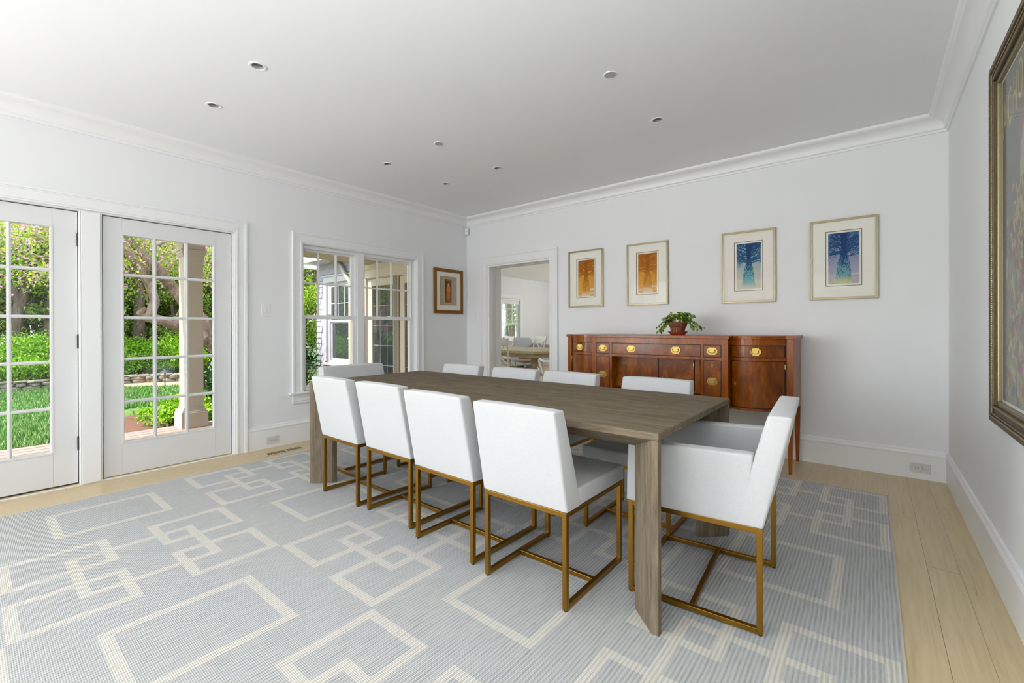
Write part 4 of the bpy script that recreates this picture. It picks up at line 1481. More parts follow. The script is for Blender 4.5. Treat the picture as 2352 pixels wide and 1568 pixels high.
# porch roof on square columns
mb = MB()
mb.box(-7.03, XA - .16, -8, YW, 2.30, 2.36)
mb.box(-7.06, -7.03, -8, YW + .0, 2.295, 2.50)
mb.box(-7.06, XA - .16, -8, YW, 2.44, 2.52)
struct(mb.build('porch_roof', 'porch_ceiling_paint', origin=(0, 0, 0)))
mb = MB()
for k in range(24):
    y = -8 + k * .52
    mb.box(-7.03, XA - .16, y, y + .006, 2.2995, 2.301)
struct(mb.build('porch_ceiling_joint', 'gap_dark', origin=(0, 0, 0)))
def column(x, y, label):
    t = thing('porch_column', (x, y, -.12), label, 'column', 'square painted porch columns')
    B = lambda m, h, z0, z1: m.box(x - h, x + h, y - h, y + h, z0, z1)
    m = MB(); B(m, .105, .14, 2.10); m.build('shaft', 'porch_paint', t, t, bevel=.003)
    m = MB(); B(m, .148, -.12, .075); B(m, .140, .075, .092); B(m, .128, .092, .112); B(m, .116, .112, .142)
    m.build('base', 'porch_paint', t, t, bevel=.003)
    m = MB(); B(m, .112, 2.075, 2.09); B(m, .120, 2.09, 2.105); B(m, .130, 2.12, 2.15); B(m, .124, 2.105, 2.30); B(m, .142, 2.15, 2.17)
    m.build('capital', 'porch_paint', t, t, bevel=.002)
column(-6.91, 1.873, 'square beige porch column standing on the deck outside the right French door')
column(-6.91, -1.9, 'porch column further along the deck, outside the picture')

# wing of the house seen through the double window
PW = lambda s, t, n: (s, YW - n, t)
mb = MB()
hol = [(-8.49, -7.66, .47, 2.06), (-7.10, -4.95, -.1, 2.04)]
WI0, WI1 = -8.875, XA - .17
def wing_wall():
    m = MB()
    ss = sorted({WI0, WI1, *[h[0] for h in hol], *[h[1] for h in hol]})
    ts = sorted({-.3, 2.9, *[h[2] for h in hol], *[h[3] for h in hol]})
    for i in range(len(ss) - 1):
        for j in range(len(ts) - 1):
            cx, cz = (ss[i] + ss[i + 1]) / 2, (ts[j] + ts[j + 1]) / 2
            if not any(h[0] < cx < h[1] and h[2] < cz < h[3] for h in hol):
                m.boxm(PW, ss[i], ss[i + 1], ts[j], ts[j + 1], -.18, 0)
    return struct(m.build('wall_wing', 'house_trim'))
wing_wall()
def shingles():
    rng = random.Random(9)
    m = MB()
    z = -.3
    ex = .115
    row = 0
    while z < 2.42:
        x = WI0 - .014
        while x < -7.42:
            w = rng.uniform(.09, .19)
            x1 = min(x + w, -7.42)
            if not (x1 > -8.60 and x < -7.60 and z + ex > .40 and z < 2.15):
                e = rng.uniform(0, .004)
                a, b = x + .0015, x1 - .0015
                zz0, zz1 = z - e, z + ex + .03
                m.hexa([PW(a, zz0, 0), PW(b, zz0, 0), PW(b, zz0, .024), PW(a, zz0, .024), PW(a, zz1, 0), PW(b, zz1, 0), PW(b, zz1, .006), PW(a, zz1, .006)])
            x = x1
        # left return of the corner
        m.hexa([(WI0 - .002, YW - .02, z), (WI0 - .024, YW - .02, z), (WI0 - .024, YW + .18, z), (WI0 - .002, YW + .18, z),
                (WI0 - .002, YW - .004, z + ex + .03), (WI0 - .006, YW - .004, z + ex + .03), (WI0 - .006, YW + .18, z + ex + .03), (WI0 - .002, YW + .18, z + ex + .03)])
        z += ex
        row += 1
    o = m.build('wall_shingle', 'cedar_shingle_lavender', fix=True)
    struct(o)
shingles()
mb = MB()
mb.box(-9.25, -7.06, 4.28, 4.60, 2.44, 2.47)
mb.box(-9.28, -7.06, 4.22, 4.28, 2.44, 2.62)
mb.box(-9.30, -9.25, 4.22, 5.2, 2.42, 2.60)
mb.box(-9.28, -4.7, 4.2, 14, 2.82, 2.95)
mb.box(-9.28, -7.06, 4.22, 4.6, 2.62, 2.83)
struct(mb.build('roof_eave', 'house_trim', origin=(0, 0, 0)))

def wing_window():
    t = struct(empty('window_4', (-8.07, YW, .37)))
    m = MB()
    m.ring(PW, -8.61, -7.555, .47, 2.175, .115, .0, .03, bottom=False)
    m.boxm(PW, -8.65, -7.52, .425, .47, 0, .06).boxm(PW, -8.61, -7.555, .37, .425, 0, .035)
    m.boxm(PW, -8.65, -7.52, 2.175, 2.20, 0, .05)
    m.build('exterior_casing', 'house_trim', t, t, bevel=.002)
    m = MB()
    m.ring(PW, -8.49, -7.66, .47, 2.06, .045, -.10, -.02)
    m.build('window_frame', 'house_trim', t, t, bevel=.002)
    m = MB(); m.ring(PW, -8.445, -7.705, 1.28, 2.015, .04, -.06, -.03)
    u = m.build('upper_sash', 'house_trim', t, t, bevel=.002)
    m = MB()
    m.boxm(PW, -8.15, -8.14, 1.31, 1.98, -.044, -.036).boxm(PW, -7.925, -7.915, 1.31, 1.98, -.044, -.036).boxm(PW, -8.41, -7.74, 1.64, 1.652, -.044, -.036)
    m.build('muntin', 'house_trim', u, t)
    MB().boxm(PW, -8.41, -7.74, 1.31, 1.98, -.052, -.046).build('glass_pane', 'dark_room_glass', u, t)
    m = MB(); m.ring(PW, -8.445, -7.705, .515, 1.30, .045, -.085, -.055)
    l = m.build('lower_sash', 'house_trim', t, t, bevel=.002)
    MB().boxm(PW, -8.41, -7.74, .55, 1.27, -.076, -.070).build('glass_pane', 'dark_room_glass', l, t)
wing_window()
# downspout with elbows
t = thing('downspout', (-7.49, YW - .09, -.2), 'curved beige corrugated downspout on the lavender shingled house wing outside the window', 'downspout')
pts = []
P0 = [(-8.50, 4.40, 2.58), (-8.34, 4.48, 2.535), (-8.15, 4.5, 2.465), (-7.95, 4.5, 2.40), (-7.80, 4.5, 2.315), (-7.70, 4.5, 2.20), (-7.60, 4.5, 2.10), (-7.52, 4.51, 2.02), (-7.49, 4.52, 1.92), (-7.49, 4.52, 1.55)]
cur = []
for k in range(len(P0) - 1):
    a, b = Vector(P0[k]), Vector(P0[k + 1])
    for i in range(6):
        cur.append(a.lerp(b, i / 6))
cur.append(Vector(P0[-1]))
m = MB()
m.tube(cur, [.036 + .004 * (i % 2) for i in range(len(cur))], 12)
m.build('elbow', 'downspout_metal', t, t)
MB().box(-7.527, -7.453, YW - .12, YW - .04, -.2, 1.62).build('pipe', 'downspout_metal', t, t, bevel=.008)
MB().box(-7.54, -7.44, YW - .125, YW - .024, .95, .98).build('strap', 'downspout_metal', t, t)

# porch doors of the wing
def porch_doors():
    m = MB()
    m.boxm(PW, -7.24, -7.105, -.12, 2.06, 0, .03)
    m.boxm(PW, -7.42, -7.24, -.12, 2.28, 0, .018)
    m.boxm(PW, -7.24, -4.72, 2.06, 2.21, 0, .03)
    m.boxm(PW, -7.24, -4.72, 2.21, 2.30, 0, .02)
    m.boxm(PW, -7.24, -4.72, 2.20, 2.225, 0, .05)
    m.boxm(PW, -7.24, -4.72, 2.05, 2.075, 0, .04)
    m.boxm(PW, -6.315, -6.175, -.12, 2.06, -.02, .012)
    m.boxm(PW, -5.24, -5.10, -.12, 2.06, -.02, .012)
    m.boxm(PW, -4.95, -4.72, -.12, 2.06, 0, .03)
    struct(m.build('trim_10', 'door_cream', bevel=.002))
    m = MB()
    for a, b in ((-6.30, -6.19), (-5.225, -5.115)):
        m.boxm(PW, a, b, -.10, 2.045, .011, .016)
    struct(m.build('trim_11', 'door_taupe'))
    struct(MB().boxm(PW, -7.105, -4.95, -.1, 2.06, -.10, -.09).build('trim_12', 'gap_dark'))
    for i, (a, b) in enumerate(((-7.088, -6.325), (-6.160, -5.25))):
        t = struct(empty('door_%d' % (4 + i), ((a + b) / 2, YW, -.1)))
        f = MB()
        f.boxm(PW, a, a + .125, -.10, 2.035, -.06, -.015).boxm(PW, b - .025, b, -.10, 2.035, -.06, -.015)
        f.boxm(PW, a + .125, b - .025, 1.905, 2.035, -.06, -.015).boxm(PW, a + .125, b - .025, -.10, .15, -.06, -.015)
        f.build('leaf_frame', 'door_cream', t, t, bevel=.002)
        g = MB()
        w = b - a - .15
        for k in (1, 2):
            g.boxm(PW, a + .125 + w * k / 3 - .003, a + .125 + w * k / 3 + .003, .15, 1.905, -.041, -.038)
        for k in (1, 2, 3, 4):
            g.boxm(PW, a + .125, b - .025, .15 + 1.755 * k / 5 - .003, .15 + 1.755 * k / 5 + .003, -.041, -.038)
        g.build('muntin', 'door_cream', t, t)
        MB().boxm(PW, a + .12, b - .02, .14, 1.91, -.048, -.040).build('glass_pane', 'dark_room_glass', t, t)
porch_doors()

# ------------------------------------------------------------------ garden plants
def leaf_cloud(name, pts, sizes, matn, parent, root, seed, droop=.3, aspect=.55):
    rng = np.random.default_rng(seed)
    n = len(pts)
    d = rng.normal(size=(n, 3))
    d[:, 2] -= droop
    d /= np.linalg.norm(d, axis=1)[:, None]
    r = rng.normal(size=(n, 3))
    r[:, 2] *= .5
    s = np.cross(d, np.cross(r, d))
    s /= np.linalg.norm(s, axis=1)[:, None] + 1e-9
    nn = np.cross(d, s)
    L = sizes[:, None]
    V = np.zeros((n, 6, 3))
    V[:, 0] = pts
    V[:, 1] = pts + d * L * .4 + s * L * aspect * .5 + nn * L * .10
    V[:, 2] = pts + d * L - nn * L * .12
    V[:, 3] = pts + d * L * .4 - s * L * aspect * .5 + nn * L * .10
    V[:, 4] = pts + d * L * .75 + s * L * aspect * .32
    V[:, 5] = pts + d * L * .75 - s * L * aspect * .32
    off = np.array(root.location)
    b = np.arange(n)[:, None] * 6
    F = np.concatenate([b + np.array([[0, 1, 4, 2]]), b + np.array([[0, 2, 5, 3]])], 0)
    me = bpy.data.meshes.new(name)
    me.from_pydata((V.reshape(-1, 3) - off).tolist(), [], F.tolist())
    me.materials.append(MATS[matn])
    o = bpy.data.objects.new(name, me)
    COL.objects.link(o)
    o.parent = parent
    return o
def clustered(center, rad, n, nclus, crad, seed, shell=.5, zmin=None):
    rng = np.random.default_rng(seed)
    u = rng.normal(size=(nclus, 3))
    u /= np.linalg.norm(u, axis=1)[:, None]
    rr = (shell + (1 - shell) * rng.random(nclus)) ** .6
    c = np.array(center) + u * rr[:, None] * np.array(rad)
    k = rng.integers(0, nclus, n)
    g = rng.normal(size=(n, 3))
    g[:, 2] *= .55
    p = c[k] + g * crad
    if zmin is not None:
        p[:, 2] = np.maximum(p[:, 2], zmin + .02 * rng.random(n))
    return p
def limb(m, rng, p, d, L, r, depth, spread=.6):
    pts, rad = [Vector(p)], [r]
    d = Vector(d).normalized()
    for i in range(5):
        d = (d + Vector((rng.uniform(-1, 1), rng.uniform(-1, 1), rng.uniform(-.6, .9))) * .16).normalized()
        pts.append(pts[-1] + d * L / 5)
        rad.append(r * (1 - .5 * (i + 1) / 5))
        if depth > 0 and i >= 1:
            dd = (d + Vector((rng.uniform(-1, 1), rng.uniform(-1, 1), rng.uniform(-.3, .8))) * spread).normalized()
            limb(m, rng, pts[-1], dd, L * .62, rad[-1] * .6, depth - 1, spread)
    m.tube(pts, rad, 7)
def tree(x, y, h, cr, matn, seed, label, n=5200, leaf=.13, trunk=.16, crown_z=None, group='trees beyond the lawn'):
    t = thing('garden_tree', (x, y, G), label, 'tree', group)
    rng = random.Random(seed)
    m = MB()
    m.tube([(x, y, G - .05), (x + rng.uniform(-.1, .1), y, h * .2), (x + rng.uniform(-.25, .25), y + rng.uniform(-.2, .2), h * .45), (x + rng.uniform(-.3, .3), y + rng.uniform(-.3, .3), h * .8)], [trunk * 1.25, trunk, trunk * .8, trunk * .3], 9)
    for k in range(7):
        a = rng.uniform(0, 2 * PI)
        z = h * rng.uniform(.18, .6)
        limb(m, rng, (x, y, z), (math.cos(a), math.sin(a), rng.uniform(.3, 1)), cr * .95, trunk * .42, 1)
    m.build('trunk', 'bark', t, t)
    cz = crown_z if crown_z else h * .56
    p = clustered((x, y, cz), (cr, cr, h * .44), n, 110, cr * .13, seed + 50, .25)
    r2 = np.random.default_rng(seed)
    leaf_cloud('foliage', p, leaf * (.7 + .6 * r2.random(n)), matn, t, t, seed)
TR = [(-19.0, -2.6, 7.5, 2.6, 'tree_leaf', 'yellow-green tree beyond the lawn, first from the left in the French doors'),
      (-18.2, 1.0, 6.6, 2.3, 'tree_leaf', 'bright green leafy tree beyond the stone wall, seen through the left French door'),
      (-20.5, 3.4, 8.0, 2.7, 'tree_leaf_deep', 'deep green tall tree behind the redbud, seen through the right French door'),
      (-18.8, 6.3, 7.2, 2.5, 'tree_leaf', 'bright green tree left of the shingled house wing, beyond the redbud'),
      (-14.5, 6.6, 6.0, 1.9, 'tree_leaf', 'leafy tree beside the shingled house wing'),
      (-23.5, -.6, 9.5, 3.2, 'tree_leaf_deep', 'dark tall tree at the back of the garden'),
      (-24.5, 6.0, 10, 3.4, 'tree_leaf_deep', 'dark broad tree at the back of the garden, farthest from the house'),
      (-26.0, 11.5, 10, 3.6, 'tree_leaf_deep', 'tall dark tree in the far corner of the garden'),
      (-15.5, -6.5, 7.5, 2.6, 'tree_leaf', 'green tree to the left of the lawn, mirrored in the porch doors'),
      (-10.5, -9.5, 7.5, 2.8, 'tree_leaf', 'green tree at the left end of the lawn'),
      (-23.0, -6.5, 9, 3.2, 'tree_leaf_deep', 'dark tall tree at the left back of the garden')]
for i, (x, y, h, c, mt, lb) in enumerate(TR):
    tree(x, y, h, c, mt, 100 + i * 7, lb, n=(20000 if i < 5 else 10000), leaf=(.08 if i == 4 else .10 if mt == 'tree_leaf' else .20))
def trunk_tree(label, lines, cy, seed, n=5200, matn='tree_leaf', bark='bark'):
    x = -16.6
    t = thing('garden_tree', (x, lines[0][0][0][0], G), label, 'tree', 'slender trees behind the stone wall')
    m = MB()
    rng = random.Random(seed)
    for pts, r0, r1 in lines:
        k = len(pts)
        P3 = [(x + .05 * math.sin(i * 1.3 + seed), y, z) for i, (y, z) in enumerate(pts)]
        m.tube(P3, [r0 + (r1 - r0) * i / (k - 1) for i in range(k)], 9)
        for i in range(1, k):
            if P3[i][2] > 2.2:
                limb(m, rng, P3[i], (rng.uniform(-.6, .6), rng.choice((-1, 1)), rng.uniform(.1, .9)), .9, r1 * .5, 1)
    m.build('trunk', bark, t, t)
    if n:
        p = clustered((x - .1, cy, 3.5), (1.3, 1.9, 1.5), n, 90, .20, seed, .05)
        r2 = np.random.default_rng(seed)
        leaf_cloud('foliage', p, .085 * (.7 + .6 * r2.random(n)), matn, t, t, seed)
trunk_tree('forked grey tree behind the stone wall seen through the left French door',
           [([(.72, G - .05), (.76, .68), (.81, 1.32), (.89, 1.76), (.96, 2.15), (.99, 2.42), (1.0, 2.87), (1.02, 3.31), (.99, 3.9)], .15, .06), ([(.89, 1.76), (.77, 2.2), (.6, 2.5), (.35, 2.6)], .09, .04), ([(.99, 2.32), (.89, 2.58), (1.12, 3.32), (1.17, 3.9)], .07, .03)], .6, 31)
trunk_tree('crooked dark tree behind the stone wall at the right edge of the left French door',
           [([(1.36, G - .05), (1.39, .65), (1.43, 1.33), (1.48, 1.9), (1.46, 2.35), (1.40, 2.91), (1.31, 3.35), (1.24, 4.0)], .15, .07), ([(1.46, 2.35), (1.52, 2.7), (1.40, 3.36), (1.45, 3.9)], .07, .04)], 2.0, 33)
trunk_tree('straight grey pine trunk behind the stone wall in the right French door',
           [([(3.20, G - .05), (3.21, .3), (3.2, .71), (3.22, 1.35), (3.23, 1.98), (3.25, 2.62), (3.27, 3.13), (3.3, 5.0)], .17, .10), ([(4.15, G - .05), (4.12, 1.09), (4.04, 1.62), (3.98, 2.02), (4.07, 2.69), (4.1, 3.6)], .06, .03)], 4.0, 35, 4200, 'tree_leaf_deep')
UN = [(-17.4, -4.2, 1.5, 3.6), (-17.9, -1.2, 1.6, 3.2), (-17.6, 2.2, 1.5, 3.4), (-17.2, 4.8, 1.5, 3.8), (-15.8, 7.6, 1.6, 3.8), (-20.5, .6, 1.9, 4.4), (-20.8, 6.2, 2.0, 4.6), (-20.6, -4.8, 2.0, 4.6), (-19.6, -1.2, 1.8, 4.0), (-19.4, 3.6, 1.8, 4.2)]
UL = ['dark green conifer-like bush left behind the bright shrubs', 'deep green tall bush behind the wall in the left French door', 'deep green tall bush between the redbud limbs', 'deep green tall bush right behind the porch column',
      'deep green tall bush beside the shingled wing', 'large dark bush in the second row behind the left French door', 'large dark bush in the second row near the shingled wing', 'large dark bush at the left of the second row', 'dark bush filling the gap behind the stone wall on the left', 'dark bush filling the gap behind the redbud']
for i, (x, y, c, h) in enumerate(UN):
    tree(x, y, h, c, 'tree_leaf_deep', 200 + i * 3, UL[i], n=20000, leaf=.088, trunk=.08, crown_z=h * .48, group='dark bushes under the garden trees')
for i, (x, y, h, c) in enumerate(((-14.6, 18.0, 6.5, 2.3), (-18, 16.0, 7, 2.6), (-17.5, 21.0, 7, 2.6), (-22, 20, 9, 3.2))):
    tree(x, y, h, c, 'shrub_leaf' if i < 3 else 'tree_leaf', 300 + i * 5, ('bright green tree seen through the breakfast room window, nearest it', 'green tree outside the breakfast room window, left behind the nearest', 'green tree outside the breakfast room window, right behind the nearest', 'tall tree farthest from the breakfast room window')[i], n=7000, leaf=.14, group='trees outside the breakfast room')

def shrub(x, y, rx, ry, h, matn, seed, label, name='garden_shrub', n=3200, leaf=.085, aspect=.5, group='bright green shrubs behind the stone wall', base=G):
    t = thing(name, (x, y, base), label, 'shrub', group)
    rng = random.Random(seed)
    m = MB()
    for k in range(9):
        a = rng.uniform(0, 2 * PI)
        limb(m, rng, (x + .1 * math.cos(a), y + .1 * math.sin(a), base), (math.cos(a) * .7, math.sin(a) * .7, 1), h * .52, .016, 1, .5)
    m.build('stems', 'bark', t, t)
    p = clustered((x, y, base + h * .55), (rx, ry, h * .42), n, 70, min(rx, h) * .16, seed, .3, base)
    r2 = np.random.default_rng(seed)
    leaf_cloud('foliage', p, leaf * (.7 + .6 * r2.random(n)), matn, t, t, seed, -.3, aspect)
for i, (x, y, r, h) in enumerate(((-16.5, -2.8, 1.2, 1.25), (-16.3, -.7, 1.2, 1.35), (-16.2, 1.1, 1.15, 1.25), (-16.4, 3.0, 1.2, 1.15), (-15.6, 4.5, 1.1, 1.45), (-13.6, 5.3, 1.0, 1.5))):
    shrub(x, y, r, r, h, 'shrub_leaf', 500 + i * 3, ('bright green shrub behind the stone wall, leftmost', 'bright green shrub behind the stone wall in the left French door', 'bright green shrub behind the stone wall at the post between the French doors', 'bright green shrub behind the stone wall in the right French door',
          'bright green shrub behind the stone wall beside the porch column', 'bright green shrub nearest the house wing, seen in the double window')[i], n=11000, leaf=.062)
for i, (x, y, rx, ry, h) in enumerate(((-8.15, 2.95, .55, .55, 1.25), (-8.4, 3.72, .58, .44, 1.3))):
    shrub(x, y, rx, ry, h, 'rhododendron_leaf', 600 + i, ('dark glossy rhododendron right behind the porch column', 'dark glossy rhododendron at the corner of the shingled house wing')[i], 'rhododendron', 2300, .12, .3, 'rhododendrons beside the deck')
for i, (x, y, rx, ry, h, lf) in enumerate(((-8.0, 1.85, .38, .34, .26, .06), (-8.7, 2.35, .5, .4, .3, .06), (-7.55, 2.15, .22, .25, .22, .11))):
    shrub(x, y, rx, ry, h, 'shrub_leaf', 640 + i, ('low leafy green plant in the mulch before the porch column', 'low green plant at the far side of the mulch bed', 'broad-leaved hosta at the foot of the porch column')[i], 'low_plant', 900 if i < 2 else 260, lf, .6, 'low plants in the mulch bed', G + .02)

# redbud with a heavy leaning trunk
def redbud():
    t = thing('redbud_tree', (-9.7, 3.5, G), 'old redbud with twisting brown limbs and pink blossom outside the right French door', 'tree')
    X = -9.6
    m = MB()
    _tube = m.tube
    m.tube = lambda p, r, n=8: _tube(p, [v * .84 for v in r], n)
    q = lambda L, j=0: [(X + j * k + .06 * math.sin(k * 1.7), y, z) for k, (y, z) in enumerate(L)]
    m.tube(q([(3.75, G - .05), (3.55, .05), (3.24, .27), (3.08, .62), (2.95, .86)]), [.25, .22, .19, .16, .15], 12)
    m.tube(q([(2.95, .86), (2.78, .98), (2.61, 1.07), (2.46, 1.17), (2.35, 1.23), (2.17, 1.29), (2.01, 1.35), (1.90, 1.44), (1.93, 1.5)]), [.155, .145, .135, .13, .125, .10, .105, .085, .03], 12)
    m.tube(q([(2.95, .84), (2.81, 1.27), (2.54, 1.58), (2.35, 1.88), (2.20, 2.06), (2.045, 2.27), (1.90, 2.44), (1.76, 2.68), (1.66, 2.95), (1.5, 3.3), (1.3, 3.9)]), [.15, .125, .115, .11, .10, .095, .09, .085, .075, .06, .02], 12)
    m.tube(q([(2.01, 1.36), (2.06, 1.64), (1.99, 1.93), (1.86, 2.18), (1.73, 2.35), (1.66, 2.45), (1.5, 2.8), (1.3, 3.2)], .03), [.10, .085, .085, .08, .07, .065, .05, .02], 10)
    m.tube(q([(3.24, .3), (3.3, .9), (3.25, 1.4), (3.1, 1.9), (3.3, 2.5), (3.2, 3.2)], .02), [.16, .12, .10, .09, .07, .03], 10)
    rng = random.Random(5)
    for (y, z, dy, dz, L, r) in ((2.0, 1.5, -.25, .9, .9, .022), (2.1, 1.4, -.4, 1, 1.0, .02), (2.35, 1.3, .5, 1, .9, .02), (1.9, 2.2, -1, .5, 1.2, .03), (2.2, 2.1, .6, .8, 1.2, .03), (1.7, 2.7, -1, .4, 1.4, .03), (2.0, 2.5, .8, .6, 1.4, .03), (3.2, 2.4, .5, .5, 1.2, .03), (1.66, 2.4, -.8, -.2, 1.2, .02), (1.4, 3.2, -1, .2, 1.5, .03)):
        limb(m, rng, (X, y, z), (rng.uniform(-.4, .4), dy, dz), L, r, 2, .7)
    m.build('trunk', 'bark_warm', t, t)
    p = np.concatenate([clustered((X - .2, 1.4, 2.75), (1.3, 1.9, .85), 13000, 150, .15, 61, .1),
                        clustered((X - .3, 3.2, 2.6), (1.2, 1.5, .9), 8000, 110, .15, 62, .1),
                        clustered((X, 1.2, 1.95), (.9, .9, .28), 1900, 40, .12, 63, .1),
                        clustered((X - .3, -.4, 2.35), (1.1, 1.2, .25), 1700, 50, .14, 64, .1)])
    r2 = np.random.default_rng(3)
    leaf_cloud('foliage', p, .038 * (.6 + .7 * r2.random(len(p))), 'redbud_leaf', t, t, 9, .4, .8)
redbud()

# dry stone wall
def stone_wall():
    rng = random.Random(12)
    m = MB()
    path = [(-15.4, -3.6), (-15.3, -1), (-15.05, .7), (-14.95, 1.8), (-14.75, 2.8), (-14.35, 3.6), (-13.6, 4.6)]
    def at(s):
        k = min(int(s), len(path) - 2)
        a, b = path[k], path[k + 1]
        f = s - k
        return a[0] + (b[0] - a[0]) * f, a[1] + (b[1] - a[1]) * f
    rows = ((G + .05, .058), (G + .135, .052), (G + .20, .035))
    for z, hz in rows:
        s = 0
        while s < len(path) - 1.02:
            L = rng.uniform(.08, .19)
            k = min(int(s), len(path) - 2)
            sl = math.dist(path[k], path[k + 1])
            s += L / sl * .96
            x, y = at(min(s, len(path) - 1.01))
            if z > G + .18: L *= 1.3
            vs, fs = [], []
            nu, nv = 8, 5
            jr = [rng.uniform(.82, 1.12) for _ in range(nu * (nv + 1))]
            for j in range(nv + 1):
                ph = -PI / 2 + PI * j / nv
                for i in range(nu):
                    th = 2 * PI * i / nu
                    sc = jr[j * nu + i]
                    sg = lambda v, p: math.copysign(abs(v) ** p, v)
                    vs.append((x + .13 * sg(math.cos(ph), .6) * sg(math.cos(th), .7) * sc, y + L * sg(math.cos(ph), .6) * sg(math.sin(th), .7) * sc, z + hz * sg(math.sin(ph), .7) * sc))
            for j in range(nv):
                for i in range(nu):
                    a, b = j * nu + i, j * nu + (i + 1) % nu
                    fs.append((a, b, b + nu, a + nu))
            m.add(vs, fs)
            s += L / sl * .96
    o = m.build('stone_wall', 'stone_grey')
    smooth_angle(o, 50)
    tag(o, 'low fieldstone wall along the far edge of the lawn', 'wall')
stone_wall()
def path_light(x, y, h, r, label):
    t = thing('path_light', (x, y, G), label, 'path light', 'dark metal path lights in the garden')
    MB().lathe([(.012, 0), (.012, h - .05), (.02, h - .04), (.006, h)], (x, y, G), 10).build('post', 'path_light_metal', t, t)
    MB().lathe([(r, h - .02), (r * .98, h - .012), (r * .45, h + .03), (.02, h + .05), (.0001, h + .055), (.0001, h + .02), (r * .4, h + .01)], (x, y, G), 20).build('shade', 'path_light_metal', t, t)
path_light(-13.1, 3.02, .38, .12, 'dark metal path light at the end of the lawn before the stone wall')
path_light(-7.75, 2.72, .24, .10, 'dark metal path light close behind the porch column')

# ------------------------------------------------------------------ breakfast room beyond the doorway
BX0, BX1, BY0, BY1, BZ = -8.6, .2, 4.80, 13.5, 2.70
PL = lambda s, t, n: (BX0 + n, s, t)
wall('wall_breakfast_left', PL, BY0, BY1, 0, BZ + .05, .15, [(9.25, 11.02, .72, 2.06), (5.1, 7.1, .75, 2.25)])
PK = lambda s, t, n: (s, BY1 - n, t)
wall('wall_breakfast_back', PK, BX0 - .15, BX1 + .15, 0, BZ + .05, .15, [(-6.1, -3.1, .75, 2.25)])
wall('wall_breakfast_right', lambda s, t, n: (BX1 - n, s, t), BY0, BY1, 0, BZ + .05, .15, [])
mb = MB()
mb.box(BX0, XA, BY0 - .02, BY0, 0, BZ + .05)
struct(mb.build('wall_breakfast_front', 'wall_paint'))
struct(MB().box(BX0 - .15, BX1, BY0, BY1 + .15, -.12, 0).build('floor_breakfast', 'oak_floor', origin=(0, 0, 0)))
struct(MB().box(BX0 - .15, BX1 + .15, BY0 - .005, BY1 + .15, BZ, BZ + .1).build('ceiling_breakfast', 'ceiling_paint'))
baseboard('baseboard_breakfast', [(PL, BY0, BY1, 0, 0), (PK, BX0, BX1, 0, 0)])
def breakfast_window(name, y0, y1, z0, z1, grid, blind):
    t = struct(empty(name, (BX0, (y0 + y1) / 2, z0 - .1)))
    m = MB()
    m.ring(PL, y0 - .11, y1 + .11, z0 - .11, z1 + .11, .11, 0, .022)
    m.build('casing', 'trim_paint', t, t, bevel=.002)
    m = MB()
    m.ring(PL, y0, y1, z0, z1, .03, -.14, -.02)
    c = (y0 + y1) / 2
    m.boxm(PL, c - .045, c + .045, z0, z1, -.14, -.01)
    m.boxm(PL, y0, y1, (z0 + z1) / 2 - .13, (z0 + z1) / 2 - .08, -.10, -.04)
    for a, b in ((y0, c), (c, y1)):
        m.boxm(PL, a + .03, a + .075, z0, z1, -.10, -.05).boxm(PL, b - .075, b - .03, z0, z1, -.10, -.05)
        m.boxm(PL, a, b, z0, z0 + .06, -.10, -.05)
    m.build('sash', 'trim_paint', t, t, bevel=.002)
    m = MB()
    for a, b in ((y0 + .03, c - .045), (c + .045, y1 - .03)):
        for k in (1, 2):
            x = a + (b - a) * k / 3
            m.boxm(PL, x - .008, x + .008, (z0 + z1) / 2 - .08, z1, -.09, -.06)
        m.boxm(PL, a, b, z1 - .33, z1 - .315, -.09, -.06)
    m.build('muntin', 'trim_paint', t, t)
    MB().boxm(PL, y0 + .02, y1 - .02, z0 + .02, z1 - .02, -.078, -.074).build('glass_pane', 'window_glass', t, t)
    if blind:
        m = MB()
        for a, b in ((y0 + .02, c - .02), (c + .02, y1 - .02)):
            m.boxm(PL, a, b, z1 - .06, z1 - .005, -.045, .01)
            m.boxm(PL, a + .01, b - .01, z1 - .17, z1 - .06, -.03, -.015)
        m.build('roller_blind', 'blind_white', t, t, bevel=.002)
breakfast_window('window_5', 9.25, 11.02, .72, 2.06, True, True)
breakfast_window('window_6', 5.1, 7.1, .75, 2.25, True, False)  # unseen window, put in so the added area light can enter

def farm_table():
    cx, cy, z = -5.30, 6.68, .0
    t = thing('breakfast_table', (cx, cy, 0), 'pale wooden pedestal table with clipped corners in the room beyond the doorway', 'table')
    X0, X1, Y0, Y1, c = -6.6, -4.08, 6.02, 7.25, .30
    pl = [(X0 + c, Y0), (X1 - c, Y0), (X1, Y0 + c), (X1, Y1 - c), (X1 - c, Y1), (X0 + c, Y1), (X0, Y1 - c), (X0, Y0 + c)]
    MB().prism(pl, lambda a, b, h: (a, b, h), .715, .76).build('tabletop', 'pale_oak', t, t, bevel=.004)
    i = .10
    MB().prism([(a + (cx - a) * .12, b + (cy - b) * .16) for a, b in pl], lambda a, b, h: (a, b, h), .64, .715).build('apron', 'pale_oak', t, t, bevel=.003)
    for px_ in (-6.0, -4.83):
        MB().lathe([(.13, .12), (.13, .16), (.07, .20), (.085, .27), (.11, .34), (.06, .42), (.05, .45), (.08, .50), (.09, .55), (.06, .58), (.12, .60), (.12, .64)], (px_, 6.63, 0), 20).build('pedestal', 'pale_oak', t, t, smooth=True)
        MB().box(px_ - .055, px_ + .055, 6.25, 7.0, 0, .12).build('foot', 'pale_oak', t, t, bevel=.01)
        MB().box(px_ - .05, px_ + .05, 6.2, 7.05, .60, .66).build('bracket', 'pale_oak', t, t, bevel=.01)
farm_table()
